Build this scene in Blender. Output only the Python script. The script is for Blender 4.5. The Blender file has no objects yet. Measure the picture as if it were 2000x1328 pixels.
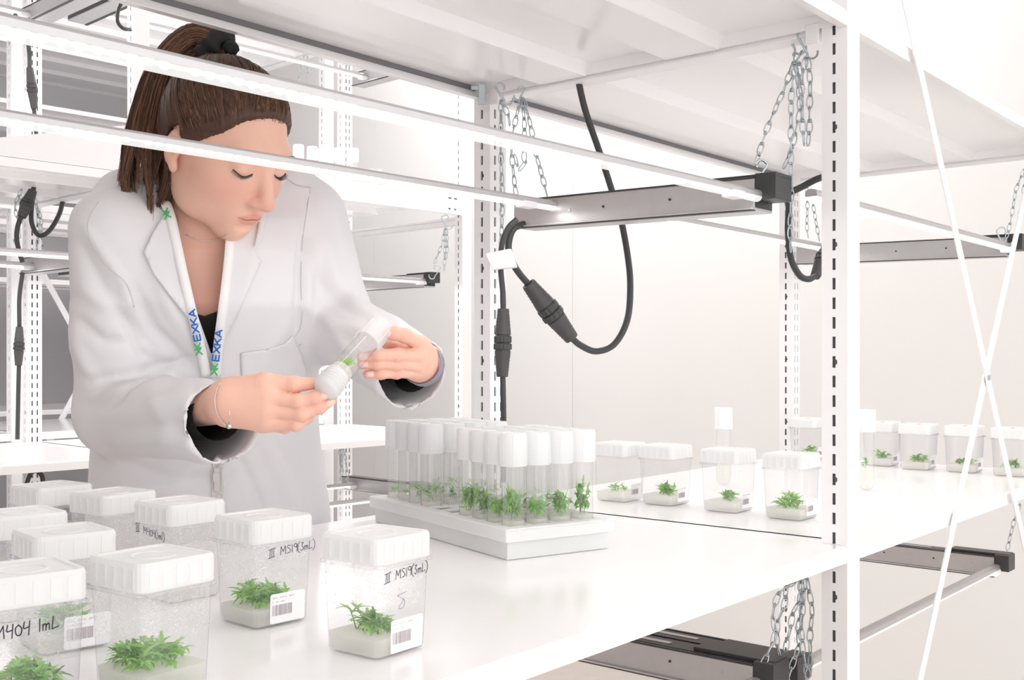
import bpy, bmesh, math, random
from mathutils import Vector, Matrix
from mathutils.bvhtree import BVHTree
import mathutils.noise as mnoise
random.seed(7)
C = bpy.context.scene.collection
SC = bpy.context.scene
FOC = 2145.0          # focal length in pixels of the 2000 x 1328 frame
HZ = 695.0            # image row of the horizon
H = 1.146             # lens height above the floor

# ------------------------------------------------------------------ camera
cam_d = bpy.data.cameras.new('camera')
cam = bpy.data.objects.new('camera', cam_d); C.objects.link(cam)
cam.location = (0, 0, H); cam.rotation_euler = (math.pi/2, 0, 0)
cam_d.sensor_fit = 'HORIZONTAL'; cam_d.sensor_width = 36
cam_d.lens = 36*FOC/2000; cam_d.shift_y = (HZ-664)/2000
cam_d.clip_start = .02
SC.camera = cam

# ------------------------------------------------------------------ world, lights, exposure
w = bpy.data.worlds.new('world'); SC.world = w; w.use_nodes = True
w.node_tree.nodes['Background'].inputs[0].default_value = (1.0, .988, .980, 1)
w.node_tree.nodes['Background'].inputs[1].default_value = 1.45
SC.view_settings.view_transform = 'Standard'; SC.view_settings.look = 'None'
SC.view_settings.exposure = 0.35; SC.view_settings.gamma = 1
SC.view_settings.use_curve_mapping = False
SC.cycles.use_denoising = True
SC.cycles.max_bounces = 10; SC.cycles.diffuse_bounces = 6; SC.cycles.glossy_bounces = 4
SC.cycles.transmission_bounces = 6; SC.cycles.transparent_max_bounces = 40
SC.cycles.sample_clamp_indirect = 4
SC.cycles.caustics_reflective = False; SC.cycles.caustics_refractive = False
def area(name, loc, target, sx, sy, power, col=(1, .99, .985)):
    d = bpy.data.lights.new(name, 'AREA'); d.shape = 'RECTANGLE'; d.size = sx; d.size_y = sy
    d.energy = power; d.color = col
    o = bpy.data.objects.new(name, d); C.objects.link(o); o.location = loc
    o.rotation_euler = (Vector(target)-Vector(loc)).to_track_quat('-Z', 'Y').to_euler()
    return o
# unseen fill lights added at ceiling height to brighten the room and walls (above and behind the photographer, above the far aisle)
area('fill_light', (0.9, -0.5, 2.85), (0.5, 1.6, .9), 2.4, 1.6, 4)
area('fill_light', (-0.30, 4.30, 2.9), (-0.45, 4.9, .9), 1.0, .5, 9)
area('fill_light', (0.35, 3.3, 2.9), (-0.1, 4.8, .8), 1.6, 1.0, 18)
area('fill_light', (-1.6, 3.2, 2.9), (-1.8, 3.6, 0), 1.2, 1.2, 6)

# ------------------------------------------------------------------ mesh helpers
def W(px, py, Y):
    """point at depth Y seen at photo pixel px,py"""
    return Vector(((px-1000)/FOC*Y, Y, H+(HZ-py)/FOC*Y))
def PX(p):
    return (1000+p[0]/p[1]*FOC, HZ-(p[2]-H)/p[1]*FOC)

class MB:
    def __init__(s): s.v = []; s.f = []; s.m = []
    def add(s, vs, fs, mi=0):
        n = len(s.v); s.v += [Vector(v) for v in vs]
        s.f += [tuple(i+n for i in f) for f in fs]; s.m += [mi]*len(fs)
        return s
    def box(s, lo, hi, mi=0):
        x0, y0, z0 = lo; x1, y1, z1 = hi
        return s.add([(x0,y0,z0),(x1,y0,z0),(x1,y1,z0),(x0,y1,z0),(x0,y0,z1),(x1,y0,z1),(x1,y1,z1),(x0,y1,z1)],
              [(0,3,2,1),(4,5,6,7),(0,1,5,4),(1,2,6,5),(2,3,7,6),(3,0,4,7)], mi)
    def prism(s, poly, z0, z1, mi=0):
        n = len(poly)
        return s.add([(x,y,z0) for x,y in poly]+[(x,y,z1) for x,y in poly],
              [tuple(range(n))[::-1], tuple(range(n,2*n))]+[(i,(i+1)%n,n+(i+1)%n,n+i) for i in range(n)], mi)
    def rings(s, rings, cap0=True, cap1=True, closed=True, mi=0):
        n = len(rings[0]); vs = [p for r in rings for p in r]; fs = []
        for k in range(len(rings)-1):
            for i in range(n if closed else n-1):
                j = (i+1) % n
                fs.append((k*n+i, k*n+j, (k+1)*n+j, (k+1)*n+i))
        if cap0: fs.append(tuple(range(n))[::-1])
        if cap1: fs.append(tuple(range((len(rings)-1)*n, len(rings)*n)))
        return s.add(vs, fs, mi)
    def tube(s, path, r, n=8, closed=False, mi=0, cap=True):
        P = [Vector(p) for p in path]; m = len(P)
        rr = r if isinstance(r, (list, tuple)) else [r]*m
        T = []
        for i in range(m):
            a = P[(i-1) % m] if (closed or i > 0) else P[0]
            b = P[(i+1) % m] if (closed or i < m-1) else P[-1]
            T.append((b-a).normalized() if (b-a).length > 1e-9 else Vector((0,0,1)))
        up = Vector((0,0,1)) if abs(T[0].z) < .9 else Vector((1,0,0))
        U = (up-T[0]*up.dot(T[0])).normalized(); rs = []
        for i in range(m):
            U = (U-T[i]*U.dot(T[i])).normalized(); V = T[i].cross(U)
            rs.append([P[i]+(U*math.cos(2*math.pi*k/n)+V*math.sin(2*math.pi*k/n))*rr[i] for k in range(n)])
        if closed: rs.append(rs[0])
        return s.rings(rs, cap and not closed, cap and not closed, mi=mi)
    def lathe(s, prof, n=24, mi=0, org=(0,0,0)):
        ox, oy, oz = org
        return s.rings([[(ox+r*math.cos(2*math.pi*k/n), oy+r*math.sin(2*math.pi*k/n), oz+z) for k in range(n)] for r, z in prof],
                prof[0][0] > 1e-6 and False, False, mi=mi)
    def mesh(s, name, smooth=False, mats=()):
        me = bpy.data.meshes.new(name)
        me.from_pydata([tuple(v) for v in s.v], [], s.f)
        for m in mats: me.materials.append(m)
        if any(s.m): me.polygons.foreach_set('material_index', s.m)
        if smooth:
            me.polygons.foreach_set('use_smooth', [True]*len(me.polygons))
        me.update(); return me
    def build(s, name, mats, parent=None, smooth=False, bevel=0, autosmooth=None):
        if not isinstance(mats, (list, tuple)): mats = [mats]
        me = s.mesh(name, smooth, mats)
        o = bpy.data.objects.new(name, me); C.objects.link(o)
        if parent: o.parent = parent
        if autosmooth: me.set_sharp_from_angle(angle=math.radians(autosmooth))
        if bevel:
            b = o.modifiers.new('bevel', 'BEVEL'); b.width = bevel; b.segments = 2; b.limit_method = 'ANGLE'
        return o

def tag(o, label=None, cat=None, group=None, kind=None):
    if label: o['label'] = label
    if cat: o['category'] = cat
    if group: o['group'] = group
    if kind: o['kind'] = kind
    return o
def thing(name, label, cat, loc=(0,0,0), rz=0, group=None):
    o = bpy.data.objects.new(name, None); C.objects.link(o); o.empty_display_size = .05
    o.location = loc; o.rotation_euler = (0,0,rz)
    return tag(o, label, cat, group)
def link_copy(o, parent=None):
    c = o.copy(); C.objects.link(c); c.parent = parent
    for ch in list(KIDS.get(o.name, ())): link_copy(ch, c)
    return c
KIDS = {}
def refresh_kids():
    KIDS.clear()
    for o in bpy.data.objects:
        if o.parent: KIDS.setdefault(o.parent.name, []).append(o)
def inst(me, name, parent=None, loc=(0,0,0), rot=(0,0,0), mat=None):
    o = bpy.data.objects.new(name, me); C.objects.link(o)
    if parent: o.parent = parent
    if mat is not None: o.matrix_local = mat
    else: o.location = loc; o.rotation_euler = rot
    return o
def catmull(pts, n=8, closed=False):
    P = [Vector(p) for p in pts]; out = []; m = len(P)
    for i in range(m if closed else m-1):
        p1, p2 = P[i], P[(i+1) % m]
        p0 = P[(i-1) % m] if (closed or i > 0) else p1*2-p2
        p3 = P[(i+2) % m] if (closed or i+2 < m) else p2*2-p1
        for k in range(n):
            t = k/n
            out.append(.5*((2*p1)+(p2-p0)*t+(2*p0-5*p1+4*p2-p3)*t*t+(3*p1-p0-3*p2+p3)*t**3))
    if not closed: out.append(P[-1])
    return out

# ------------------------------------------------------------------ materials
def mat(name, col, rough=.5, metal=0, spec=.5, **kw):
    m = bpy.data.materials.new(name); m.use_nodes = True
    b = m.node_tree.nodes['Principled BSDF']
    b.inputs['Base Color'].default_value = (*col, 1); b.inputs['Roughness'].default_value = rough
    b.inputs['Metallic'].default_value = metal; b.inputs['Specular IOR Level'].default_value = spec
    if 'emit' in kw:
        b.inputs['Emission Color'].default_value = (*kw.get('ecol', col), 1); b.inputs['Emission Strength'].default_value = kw['emit']
    if 'sss' in kw:
        b.inputs['Subsurface Weight'].default_value = kw['sss']; b.inputs['Subsurface Radius'].default_value = kw.get('srad', (.01,.005,.003))
        b.inputs['Subsurface Scale'].default_value = kw.get('sscale', 1.0)
    nt = m.node_tree
    if 'noise' in kw:      # (scale, colour 2, bump)
        sc, c2, bump = kw['noise']
        tc = nt.nodes.new('ShaderNodeTexCoord'); nz = nt.nodes.new('ShaderNodeTexNoise'); nz.inputs['Scale'].default_value = sc
        nz.inputs['Detail'].default_value = 4
        nt.links.new(tc.outputs['Object'], nz.inputs['Vector'])
        if c2:
            mx = nt.nodes.new('ShaderNodeMix'); mx.data_type = 'RGBA'
            mx.inputs[6].default_value = (*col, 1); mx.inputs[7].default_value = (*c2, 1)
            nt.links.new(nz.outputs['Fac'], mx.inputs[0]); nt.links.new(mx.outputs[2], b.inputs['Base Color'])
        if bump:
            bp = nt.nodes.new('ShaderNodeBump'); bp.inputs['Strength'].default_value = bump; bp.inputs['Distance'].default_value = .002
            nt.links.new(nz.outputs['Fac'], bp.inputs['Height']); nt.links.new(bp.outputs['Normal'], b.inputs['Normal'])
    return m
def clear(name, tint=(.97,.97,.975), edge=(.55,.53,.62), haze=.06, hazecol=(.95,.95,.95), noise=None, edge_pow=.35, gloss=.06):
    """thin clear plastic: straight transmission, darker towards grazing, a little white haze and gloss"""
    m = bpy.data.materials.new(name); m.use_nodes = True; nt = m.node_tree; nt.nodes.clear()
    N = nt.nodes.new; L = nt.links.new
    out = N('ShaderNodeOutputMaterial'); tr = N('ShaderNodeBsdfTransparent'); gl = N('ShaderNodeBsdfGlossy'); gl.inputs['Roughness'].default_value = .08
    df = N('ShaderNodeBsdfDiffuse'); df.inputs[0].default_value = (*hazecol, 1)
    tl = N('ShaderNodeBsdfTranslucent'); tl.inputs[0].default_value = (*hazecol, 1)
    a1 = N('ShaderNodeMixShader'); a1.inputs[0].default_value = .5; L(df.outputs[0], a1.inputs[1]); L(tl.outputs[0], a1.inputs[2])
    lw = N('ShaderNodeLayerWeight'); lw.inputs['Blend'].default_value = edge_pow
    rp = N('ShaderNodeValToRGB'); rp.color_ramp.elements[0].position = .45; rp.color_ramp.elements[0].color = (*tint, 1)
    rp.color_ramp.elements[1].position = .95; rp.color_ramp.elements[1].color = (*edge, 1)
    L(lw.outputs['Facing'], rp.inputs[0]); L(rp.outputs[0], tr.inputs[0])
    m1 = N('ShaderNodeMixShader'); L(tr.outputs[0], m1.inputs[1]); L(a1.outputs[0], m1.inputs[2]); m1.inputs[0].default_value = haze
    if noise:
        sc, lo, hi, amt = noise
        tc = N('ShaderNodeTexCoord'); vo = N('ShaderNodeTexVoronoi'); vo.inputs['Scale'].default_value = sc
        nz = N('ShaderNodeTexNoise'); nz.inputs['Scale'].default_value = sc*.12; nz.inputs['Detail'].default_value = 3
        L(tc.outputs['Object'], vo.inputs['Vector']); L(tc.outputs['Object'], nz.inputs['Vector'])
        mr = N('ShaderNodeMapRange'); mr.inputs[1].default_value = lo; mr.inputs[2].default_value = hi
        mr.inputs[3].default_value = haze; mr.inputs[4].default_value = amt
        mu = N('ShaderNodeMath'); mu.operation = 'MULTIPLY'; L(vo.outputs['Distance'], mu.inputs[0]); L(nz.outputs['Fac'], mu.inputs[1])
        sx = N('ShaderNodeSeparateXYZ'); L(tc.outputs['Object'], sx.inputs[0]); m3 = N('ShaderNodeMapRange'); m3.inputs[1].default_value = .024; m3.inputs[2].default_value = .045
        L(sx.outputs['Z'], m3.inputs[0]); m4 = N('ShaderNodeMath'); m4.operation = 'MULTIPLY'; L(mu.outputs[0], m4.inputs[0]); L(m3.outputs[0], m4.inputs[1])
        L(m4.outputs[0], mr.inputs[0]); L(mr.outputs[0], m1.inputs[0])
        bp = N('ShaderNodeBump'); bp.inputs['Strength'].default_value = .35; bp.inputs['Distance'].default_value = .001
        L(vo.outputs['Distance'], bp.inputs['Height']); L(bp.outputs[0], gl.inputs['Normal'])
    m2 = N('ShaderNodeMixShader'); m2.inputs[0].default_value = gloss
    L(m1.outputs[0], m2.inputs[1]); L(gl.outputs[0], m2.inputs[2]); L(m2.outputs[0], out.inputs[0])
    return m
def frosted(name, col=(.93,.935,.94), trans=.35, see=.15):
    m = bpy.data.materials.new(name); m.use_nodes = True; nt = m.node_tree; nt.nodes.clear()
    N = nt.nodes.new; L = nt.links.new
    out = N('ShaderNodeOutputMaterial'); pr = N('ShaderNodeBsdfPrincipled'); pr.inputs['Base Color'].default_value = (*col, 1)
    pr.inputs['Roughness'].default_value = .35
    tl = N('ShaderNodeBsdfTranslucent'); tl.inputs[0].default_value = (*col, 1); tr = N('ShaderNodeBsdfTransparent')
    m1 = N('ShaderNodeMixShader'); m1.inputs[0].default_value = trans; L(pr.outputs[0], m1.inputs[1]); L(tl.outputs[0], m1.inputs[2])
    m2 = N('ShaderNodeMixShader'); m2.inputs[0].default_value = see; L(m1.outputs[0], m2.inputs[1]); L(tr.outputs[0], m2.inputs[2])
    L(m2.outputs[0], out.inputs[0]); return m
M = dict(
    paint=mat('white_paint', (.92,.912,.925), .32),
    deck=mat('shelf_enamel', (.95,.942,.95), .16, noise=(9, (.935,.927,.935), 0)),
    slot=mat('post_inside', (.10,.10,.11), .8),
    wall=mat('wall_paint', (.85,.842,.836), .6, noise=(2.5, (.836,.828,.82), 0)),
    shadewall=mat('shaded_wall_paint', (.62,.61,.635), .7, noise=(3, (.60,.59,.615), 0)),  # grey tone puts the dimness of the unlit far aisle into the wall colour
    ceil=mat('ceiling_paint', (.9,.89,.88), .8, noise=(3, (.88,.87,.86), 0)),
    floor=mat('floor_vinyl', (.62,.56,.51), .45, noise=(14, (.52,.46,.42), .1)),
    alu=mat('brushed_aluminium', (.62,.61,.62), .38, .6, noise=(60, (.56,.55,.56), .05)),
    alu_l=mat('white_aluminium', (.80,.79,.80), .35, .15),
    zinc=mat('zinc_plated_steel', (.60,.65,.68), .28, .85, noise=(80, (.48,.53,.56), 0)),
    black=mat('black_plastic', (.045,.045,.047), .42),
    gap_shade=mat('dark_gap_shade', (.20,.195,.21), .6),  # dark tone standing in for shade at the rear deck joint
    rubber=mat('dark_rubber', (.055,.052,.052), .5, noise=(120, (.07,.066,.066), .1)),
    led=mat('led_light', (1,.97,.92), .5, emit=9, ecol=(1,.95,.87)),
    diff=mat('lit_diffuser', (1,1,1), .4, emit=1.05, ecol=(1,.985,.97)),
    paper=mat('white_paper', (.93,.925,.935), .6),
    ink=mat('marker_ink', (.035,.025,.06), .5),
    grey_ink=mat('printed_grey', (.42,.36,.38), .6),
    pale_ink=mat('faded_print', (.66,.64,.64), .6),
    pencil=mat('thin_pen_line', (.36,.31,.38), .6),
    cap=frosted('frosted_cap', (.95,.955,.96), .4, .10),
    lid=frosted('frosted_lid', (.95,.95,.955), .35, .12),
    rack=frosted('frosted_rack', (.97,.975,.975), .35, .18),
    gel=frosted('agar_gel', (.97,.955,.915), .55, .32),
    tub=clear('clear_polycarbonate', haze=.08, hazecol=(1,1,1), noise=(560, .12, .46, .30), edge=(.66,.63,.74)),
    tubfar=clear('clear_polycarbonate_dry', haze=.08),
    glass=clear('tube_glass', tint=(.975,.975,.975), edge=(.84,.83,.84), haze=.09, hazecol=(1,1,1), edge_pow=.4),
    red=mat('red_mark', (.75,.22,.2), .5),
)
def leafmat(name, c1, c2):
    m = mat(name, c1, .45, noise=(90, c2, .3))
    b = m.node_tree.nodes['Principled BSDF']; b.inputs['Subsurface Weight'].default_value = .0
    nt = m.node_tree; tl = nt.nodes.new('ShaderNodeBsdfTranslucent'); tl.inputs[0].default_value = (*[min(1, c*1.3) for c in c1], 1)
    mx = nt.nodes.new('ShaderNodeMixShader'); mx.inputs[0].default_value = .4
    nt.links.new(b.outputs[0], mx.inputs[1]); nt.links.new(tl.outputs[0], mx.inputs[2])
    nt.links.new(mx.outputs[0], nt.nodes['Material Output'].inputs[0]); return m
M['leaf'] = leafmat('bright_leaf', (.36,.68,.12), (.20,.50,.07))
M['leaf2'] = leafmat('pale_leaf', (.44,.68,.22), (.27,.50,.12))
M['leaf3'] = leafmat('dark_leaf', (.16,.34,.11), (.08,.20,.06))
# ------------------------------------------------------------------ frames of reference
class Fr:
    def __init__(s, O, A):
        s.O = Vector((*O, 0)); s.A = Vector((*A, 0)).normalized(); s.B = Vector((-s.A.y, s.A.x, 0)); s.rz = math.atan2(s.A.y, s.A.x)
    def P(s, a, b, z): return s.O+s.A*a+s.B*b+Vector((0,0,z))      # z above the floor
    def Z(s, a, b, z): return s.P(a, b, z+H)                       # z from the lens height
F1 = Fr((.435, 1.425), (.6365, .7713))
F2 = Fr((-.16, 3.533), (.682, .731))
ZT, ZU, ZTOP, ZL = H-.2467, H+.4505, H+1.147, H-.944       # deck tops, tier by tier

# ------------------------------------------------------------------ the setting
def slab(name, fr, a0, a1, b0, b1, z0, z1, m):
    mb = MB(); mb.box((a0,b0,z0), (a1,b1,z1))
    o = mb.build(name, m); o.location = fr.O; o.rotation_euler = (0,0,fr.rz); return tag(o, kind='structure')
slab('floor', F1, -4.2, 2.6, -2.6, 5.6, -.06, 0, M['floor'])
slab('ceiling', F1, -4.2, 2.6, -2.6, 5.6, 3.0, 3.06, M['ceil'])
AW = 2.25
# end wall as large wall panels with fine joints
endw = slab('wall_end', F1, AW+.01, AW+.1, -2.6, 5.6, 0, 3.0, M['wall'])
for i in range(7):
    b0 = -2.6+i*1.175
    mb = MB(); mb.box((AW, b0+.0008, 0), (AW+.012, b0+1.1742, 3.0)); p = mb.build('wall_panel', M['wall'], endw, bevel=.0008)
slab('wall_back', F1, -4.2, AW, 5.5, 5.6, 0, 3.0, M['shadewall'])
slab('wall_left', F1, -4.2, -4.1, -1.2, 5.5, 0, 3.0, M['wall'])

# ------------------------------------------------------------------ shelving
def deck_mesh(L, b0, b1, lip=.022, hats=((.185,.275), (.415,.505))):
    """pressed steel deck: flat top, folded lips, two hat stiffeners, closed ends. local: a 0..L, top at z 0"""
    t = .0016; drop = .020
    mb = MB(); r = .004
    top = [(b0, -lip), (b0, -r), (b0+r*.3, -r*.3), (b0+r, 0), (b1-r, 0), (b1-r*.3, -r*.3), (b1, -r), (b1, -lip)]
    bot = [(b1-.012, -lip), (b1-.012, -lip+t), (b1-t, -lip+t), (b1-t, -t)]
    for h0, h1 in reversed(hats):
        bot += [(h1+.008, -t), (h1, -drop+.002), (h1-.002, -drop), (h0+.002, -drop), (h0, -drop+.002), (h0-.008, -t)]
    bot += [(b0+t, -t), (b0+t, -lip+t), (b0+.012, -lip+t), (b0+.012, -lip)]
    poly = top+bot
    mb.rings([[(a, b, z) for b, z in poly] for a in (0, L)], False, False)
    mb.box((0, b0+t, -.019), (t*2, b1-t, -t)); mb.box((L-2*t, b0+t, -.019), (L, b1-t, -t))
    return mb
def post_mesh(z0, z1, wa=.041, wb=.035, slots_left=True, slots_front=False, notch=6):
    """square tube upright: a 0..wa, b 0..wb; pierced with real slots on the -A face (and -B face)"""
    mb = MB(); t = .0025; p = .0256; sl = .0152
    def face(width, cols, place):
        # cols: slot centre list; strips between
        sw = .0046; xs = [0]
        for c in cols: xs += [c-sw/2, c+sw/2]
        xs.append(width)
        for i in range(0, len(xs), 2):
            place(xs[i], xs[i+1], z0, z1)
        n = int((z1-z0)/p)+1
        for c in cols:
            prev = z0
            for k in range(n):
                s0 = z0+k*p+.004; s1 = min(s0+sl, z1)
                if s0 >= z1: break
                place(c-sw/2, c+sw/2, prev, s0); prev = s1
            if prev < z1: place(c-sw/2, c+sw/2, prev, z1)
    pl_left = lambda b0, b1, c0, c1: mb.box((0, b0, c0), (t, b1, c1))
    pl_front = lambda a0, a1, c0, c1: mb.box((t if a0 == 0 else a0, 0, c0), (a1, t, c1))
    if slots_left: face(wb, [wb*.52], pl_left)
    else: mb.box((0,0,z0), (t,wb,z1))
    if slots_front: face(wa, [wa*.32, wa*.68], pl_front)
    else: mb.box((t,0,z0), (wa,t,z1))
    mb.box((t, wb-t, z0), (wa, wb, z1)); mb.box((wa-t, t, z0), (wa, wb-t, z1))
    # dark unpainted inside, just behind the slots
    mb.box((t+.0015, t+.0015, z0), (wa-t-.0005, wb-t-.0005, z1), 1)
    # rounded notches every sixth slot
    if slots_left:
        k = 0; zz = z0+.004
        while zz < z1-.02:
            if k % notch == 2:
                cb = wb*.52-.0023-.0012
                mb.add([(-.0002, cb+.002, zz+.003), (-.0002, cb-.0012, zz+.0055), (-.0002, cb-.0012, zz+.0095), (-.0002, cb+.002, zz+.012)], [(0,1,2,3)], 1)
            k += 1; zz += p
    return mb
def flat_bar(mb, p0, p1, w, t, nrm, mi=0):
    p0, p1, nrm = Vector(p0), Vector(p1), Vector(nrm).normalized()
    d = (p1-p0).normalized(); s = d.cross(nrm).normalized()
    vs = []
    for p in (p0, p1):
        for (i, j) in ((-1,-1), (1,-1), (1,1), (-1,1)): vs.append(p+s*(w/2*i)+nrm*(t/2*j))
    mb.add(vs, [(0,3,2,1), (4,5,6,7), (0,1,5,4), (1,2,6,5), (2,3,7,6), (3,0,4,7)], mi)
def shelving(name, label, fr, bshift, frames, tiers, ztop, brace=(), rear_beam=(), depth=.646, detail=True, deckend=.0004, special={}, gap_shade=()):
    t = thing(name, label, 'shelving', fr.P(0, bshift, 0), fr.rz)
    pm_f = post_mesh(0, ztop, slots_front=False).mesh('post', mats=[M['paint'], M['slot']])
    pm_r = post_mesh(0, ztop, slots_front=True).mesh('post', mats=[M['paint'], M['slot']])
    for a in frames:
        inst(pm_f, 'post', t, (a, 0, 0)); inst(pm_r, 'post', t, (a, depth-.035, 0))
        for z in tiers:
            mb = MB(); mb.box((a+.003, .0355, z-.025), (a+.038, depth-.0355, z-.010)); mb.box((a-.001, .0355, z-.010), (a+.042, depth-.0355, z-.0012))
            mb.build('end_beam', M['paint'], t, bevel=.002)
            if detail:
                mb = MB(); mb.box((a-.0055, .037, z-.038), (a-.0016, .056, z-.012)); mb.build('beam_connector', M['paint'], t, bevel=.0015)
                mb = MB(); mb.box((a-.0055, depth-.056, z-.038), (a-.0016, depth-.037, z-.012)); mb.build('beam_connector', M['paint'], t, bevel=.0015)
    spans = [(frames[i]+.041+deckend if i > 0 or True else 0, frames[i+1]-deckend) for i in range(len(frames)-1)]
    for (a0, a1) in spans:
        me = deck_mesh(a1-a0, 0, depth).mesh('shelf_deck', mats=[M['deck']])
        for ti, z in enumerate(tiers):
            sp = special.get((spans.index((a0, a1)), ti))
            if sp:
                o = inst(deck_mesh(a1-a0, 0, depth, lip=sp[1]).mesh('shelf_deck', mats=[M['deck']]), 'shelf_deck', t, (a0, 0, sp[0]))
                for aa in (a0+.03, a1-.03, a1-.055):
                    mb = MB(); mb.box((aa-.006, -.0008, sp[0]-.012), (aa+.006, .0004, sp[0]-.008)); mb.box((aa-.006, -.0008, sp[0]-.046), (aa+.003, .0004, sp[0]-.042)); mb.build('beam_hole', M['slot'], t)
            else: o = inst(me, 'shelf_deck', t, (a0, 0, z))
            if z in gap_shade:
                mb = MB(); mb.box((a0, depth-.0060, z-.0085), (a1, depth-.0018, z-.0018)); mb.build('gap_shade_strip', M['gap_shade'], t)  # dark strip added to imitate the shaded gap inside the rear lip
    for (a0, a1, z) in rear_beam:
        mb = MB(); mb.box((a0, depth+.004, z-.040), (a1, depth+.010, z-.006)); mb.box((a0, depth+.004, z-.046), (a1, depth+.045, z-.040)); mb.box((a0, depth+.010, z-.010), (a1, depth+.045, z-.003))
        mb.build('rear_beam', M['paint'], t, bevel=.0015)
    for (a0, a1, z0, z1, bb) in brace:
        for (q0, q1) in ((z0, z1), (z1, z0)):
            mb = MB(); s = .0018 if q0 == z0 else -.0018
            flat_bar(mb, (a0, bb+s, q0), (a1, bb+s, q1), .021, .002, (0,1,0)); mb.build('cross_brace', M['paint'], t)
        mb = MB(); mb.tube([((a0+a1)/2, bb-.006, (z0+z1)/2), ((a0+a1)/2, bb+.006, (z0+z1)/2)], .0045, 8); mb.build('brace_bolt', M['zinc'], t)
    return t
S1 = shelving('shelving_unit', 'near white steel shelving row holding the boxes and tube rack', F1, 0,
    [-1.171, 0, 1.137], [ZT, ZU], 2.35, brace=[(.0, 1.15, H-.037-.80, H-.037+.80, -.006)], gap_shade=(ZU,),
    rear_beam=[(-1.13, -.006, ZT)])
S2 = shelving('shelving_unit', 'white shelving row behind the woman with tubes on its upper deck', F2, 0,
    [-2.30, -1.13, 0], [ZL, ZT, ZU, ZTOP], 2.6, detail=False, special={(1,2):(H+.512,.06)})
S3 = shelving('shelving_unit', 'empty white shelving row standing back to back behind the second row', F2, .72,
    [-2.30, -1.13, 0], [ZL, ZT+.02, ZU, ZTOP], 2.6, brace=[(-1.11, -.02, H-.028-.95, H-.028+.95, .655), (-2.28, -1.15, H-.028-.95, H-.028+.95, .655)], detail=False)
S4 = shelving('shelving_unit', 'dim far shelving row at the left beyond the cross braces', F2, 2.45,
    [-1.75, -.6, .5], [ZL, ZT, ZU-.1, ZU+.18, ZTOP, H+1.42], 2.7, detail=False)

mb = MB()   # slanted white board standing on the left bay of the second row
pb = [(-1.60,.010),(-1.20,.115),(-1.155,.115),(-1.155,.0)]
mb.rings([[(a, b, z) for a, z in ((-1.62,.0),(-1.135,.118),(-1.135,.0))] for b in (.002,.010)])
o = mb.build('white_board', M['paint']); o.location = F2.P(0,0,ZU+.0005); o.rotation_euler = (0,0,F2.rz)
tag(o, 'white sheet metal wedge standing on the second row shelf behind the ponytail', 'panel')
# ------------------------------------------------------------------ LED growing lamps hung under the decks
def shell_mat():
    m = bpy.data.materials.new('diffuser_shell'); m.use_nodes = True; nt = m.node_tree; nt.nodes.clear()
    N = nt.nodes.new; L = nt.links.new
    out = N('ShaderNodeOutputMaterial'); em = N('ShaderNodeEmission'); em.inputs[0].default_value = (1,.985,.96,1); em.inputs[1].default_value = .85
    tr = N('ShaderNodeBsdfTransparent'); mx = N('ShaderNodeMixShader'); mx.inputs[0].default_value = .42
    L(em.outputs[0], mx.inputs[1]); L(tr.outputs[0], mx.inputs[2]); L(mx.outputs[0], out.inputs[0]); return m
M['shell'] = shell_mat()
_dio = MB(); _dio.lathe([(.0034, 0), (.0032, -.0012), (.0018, -.0022), (.0001, -.0024)], 8)
DIODE = _dio.mesh('diode', True, [M['led']])
def bar_section(mb, L, prof, cap=True):
    mb.rings([[(a, b, z) for b, z in prof] for a in (0, L)], cap, cap)
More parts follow.
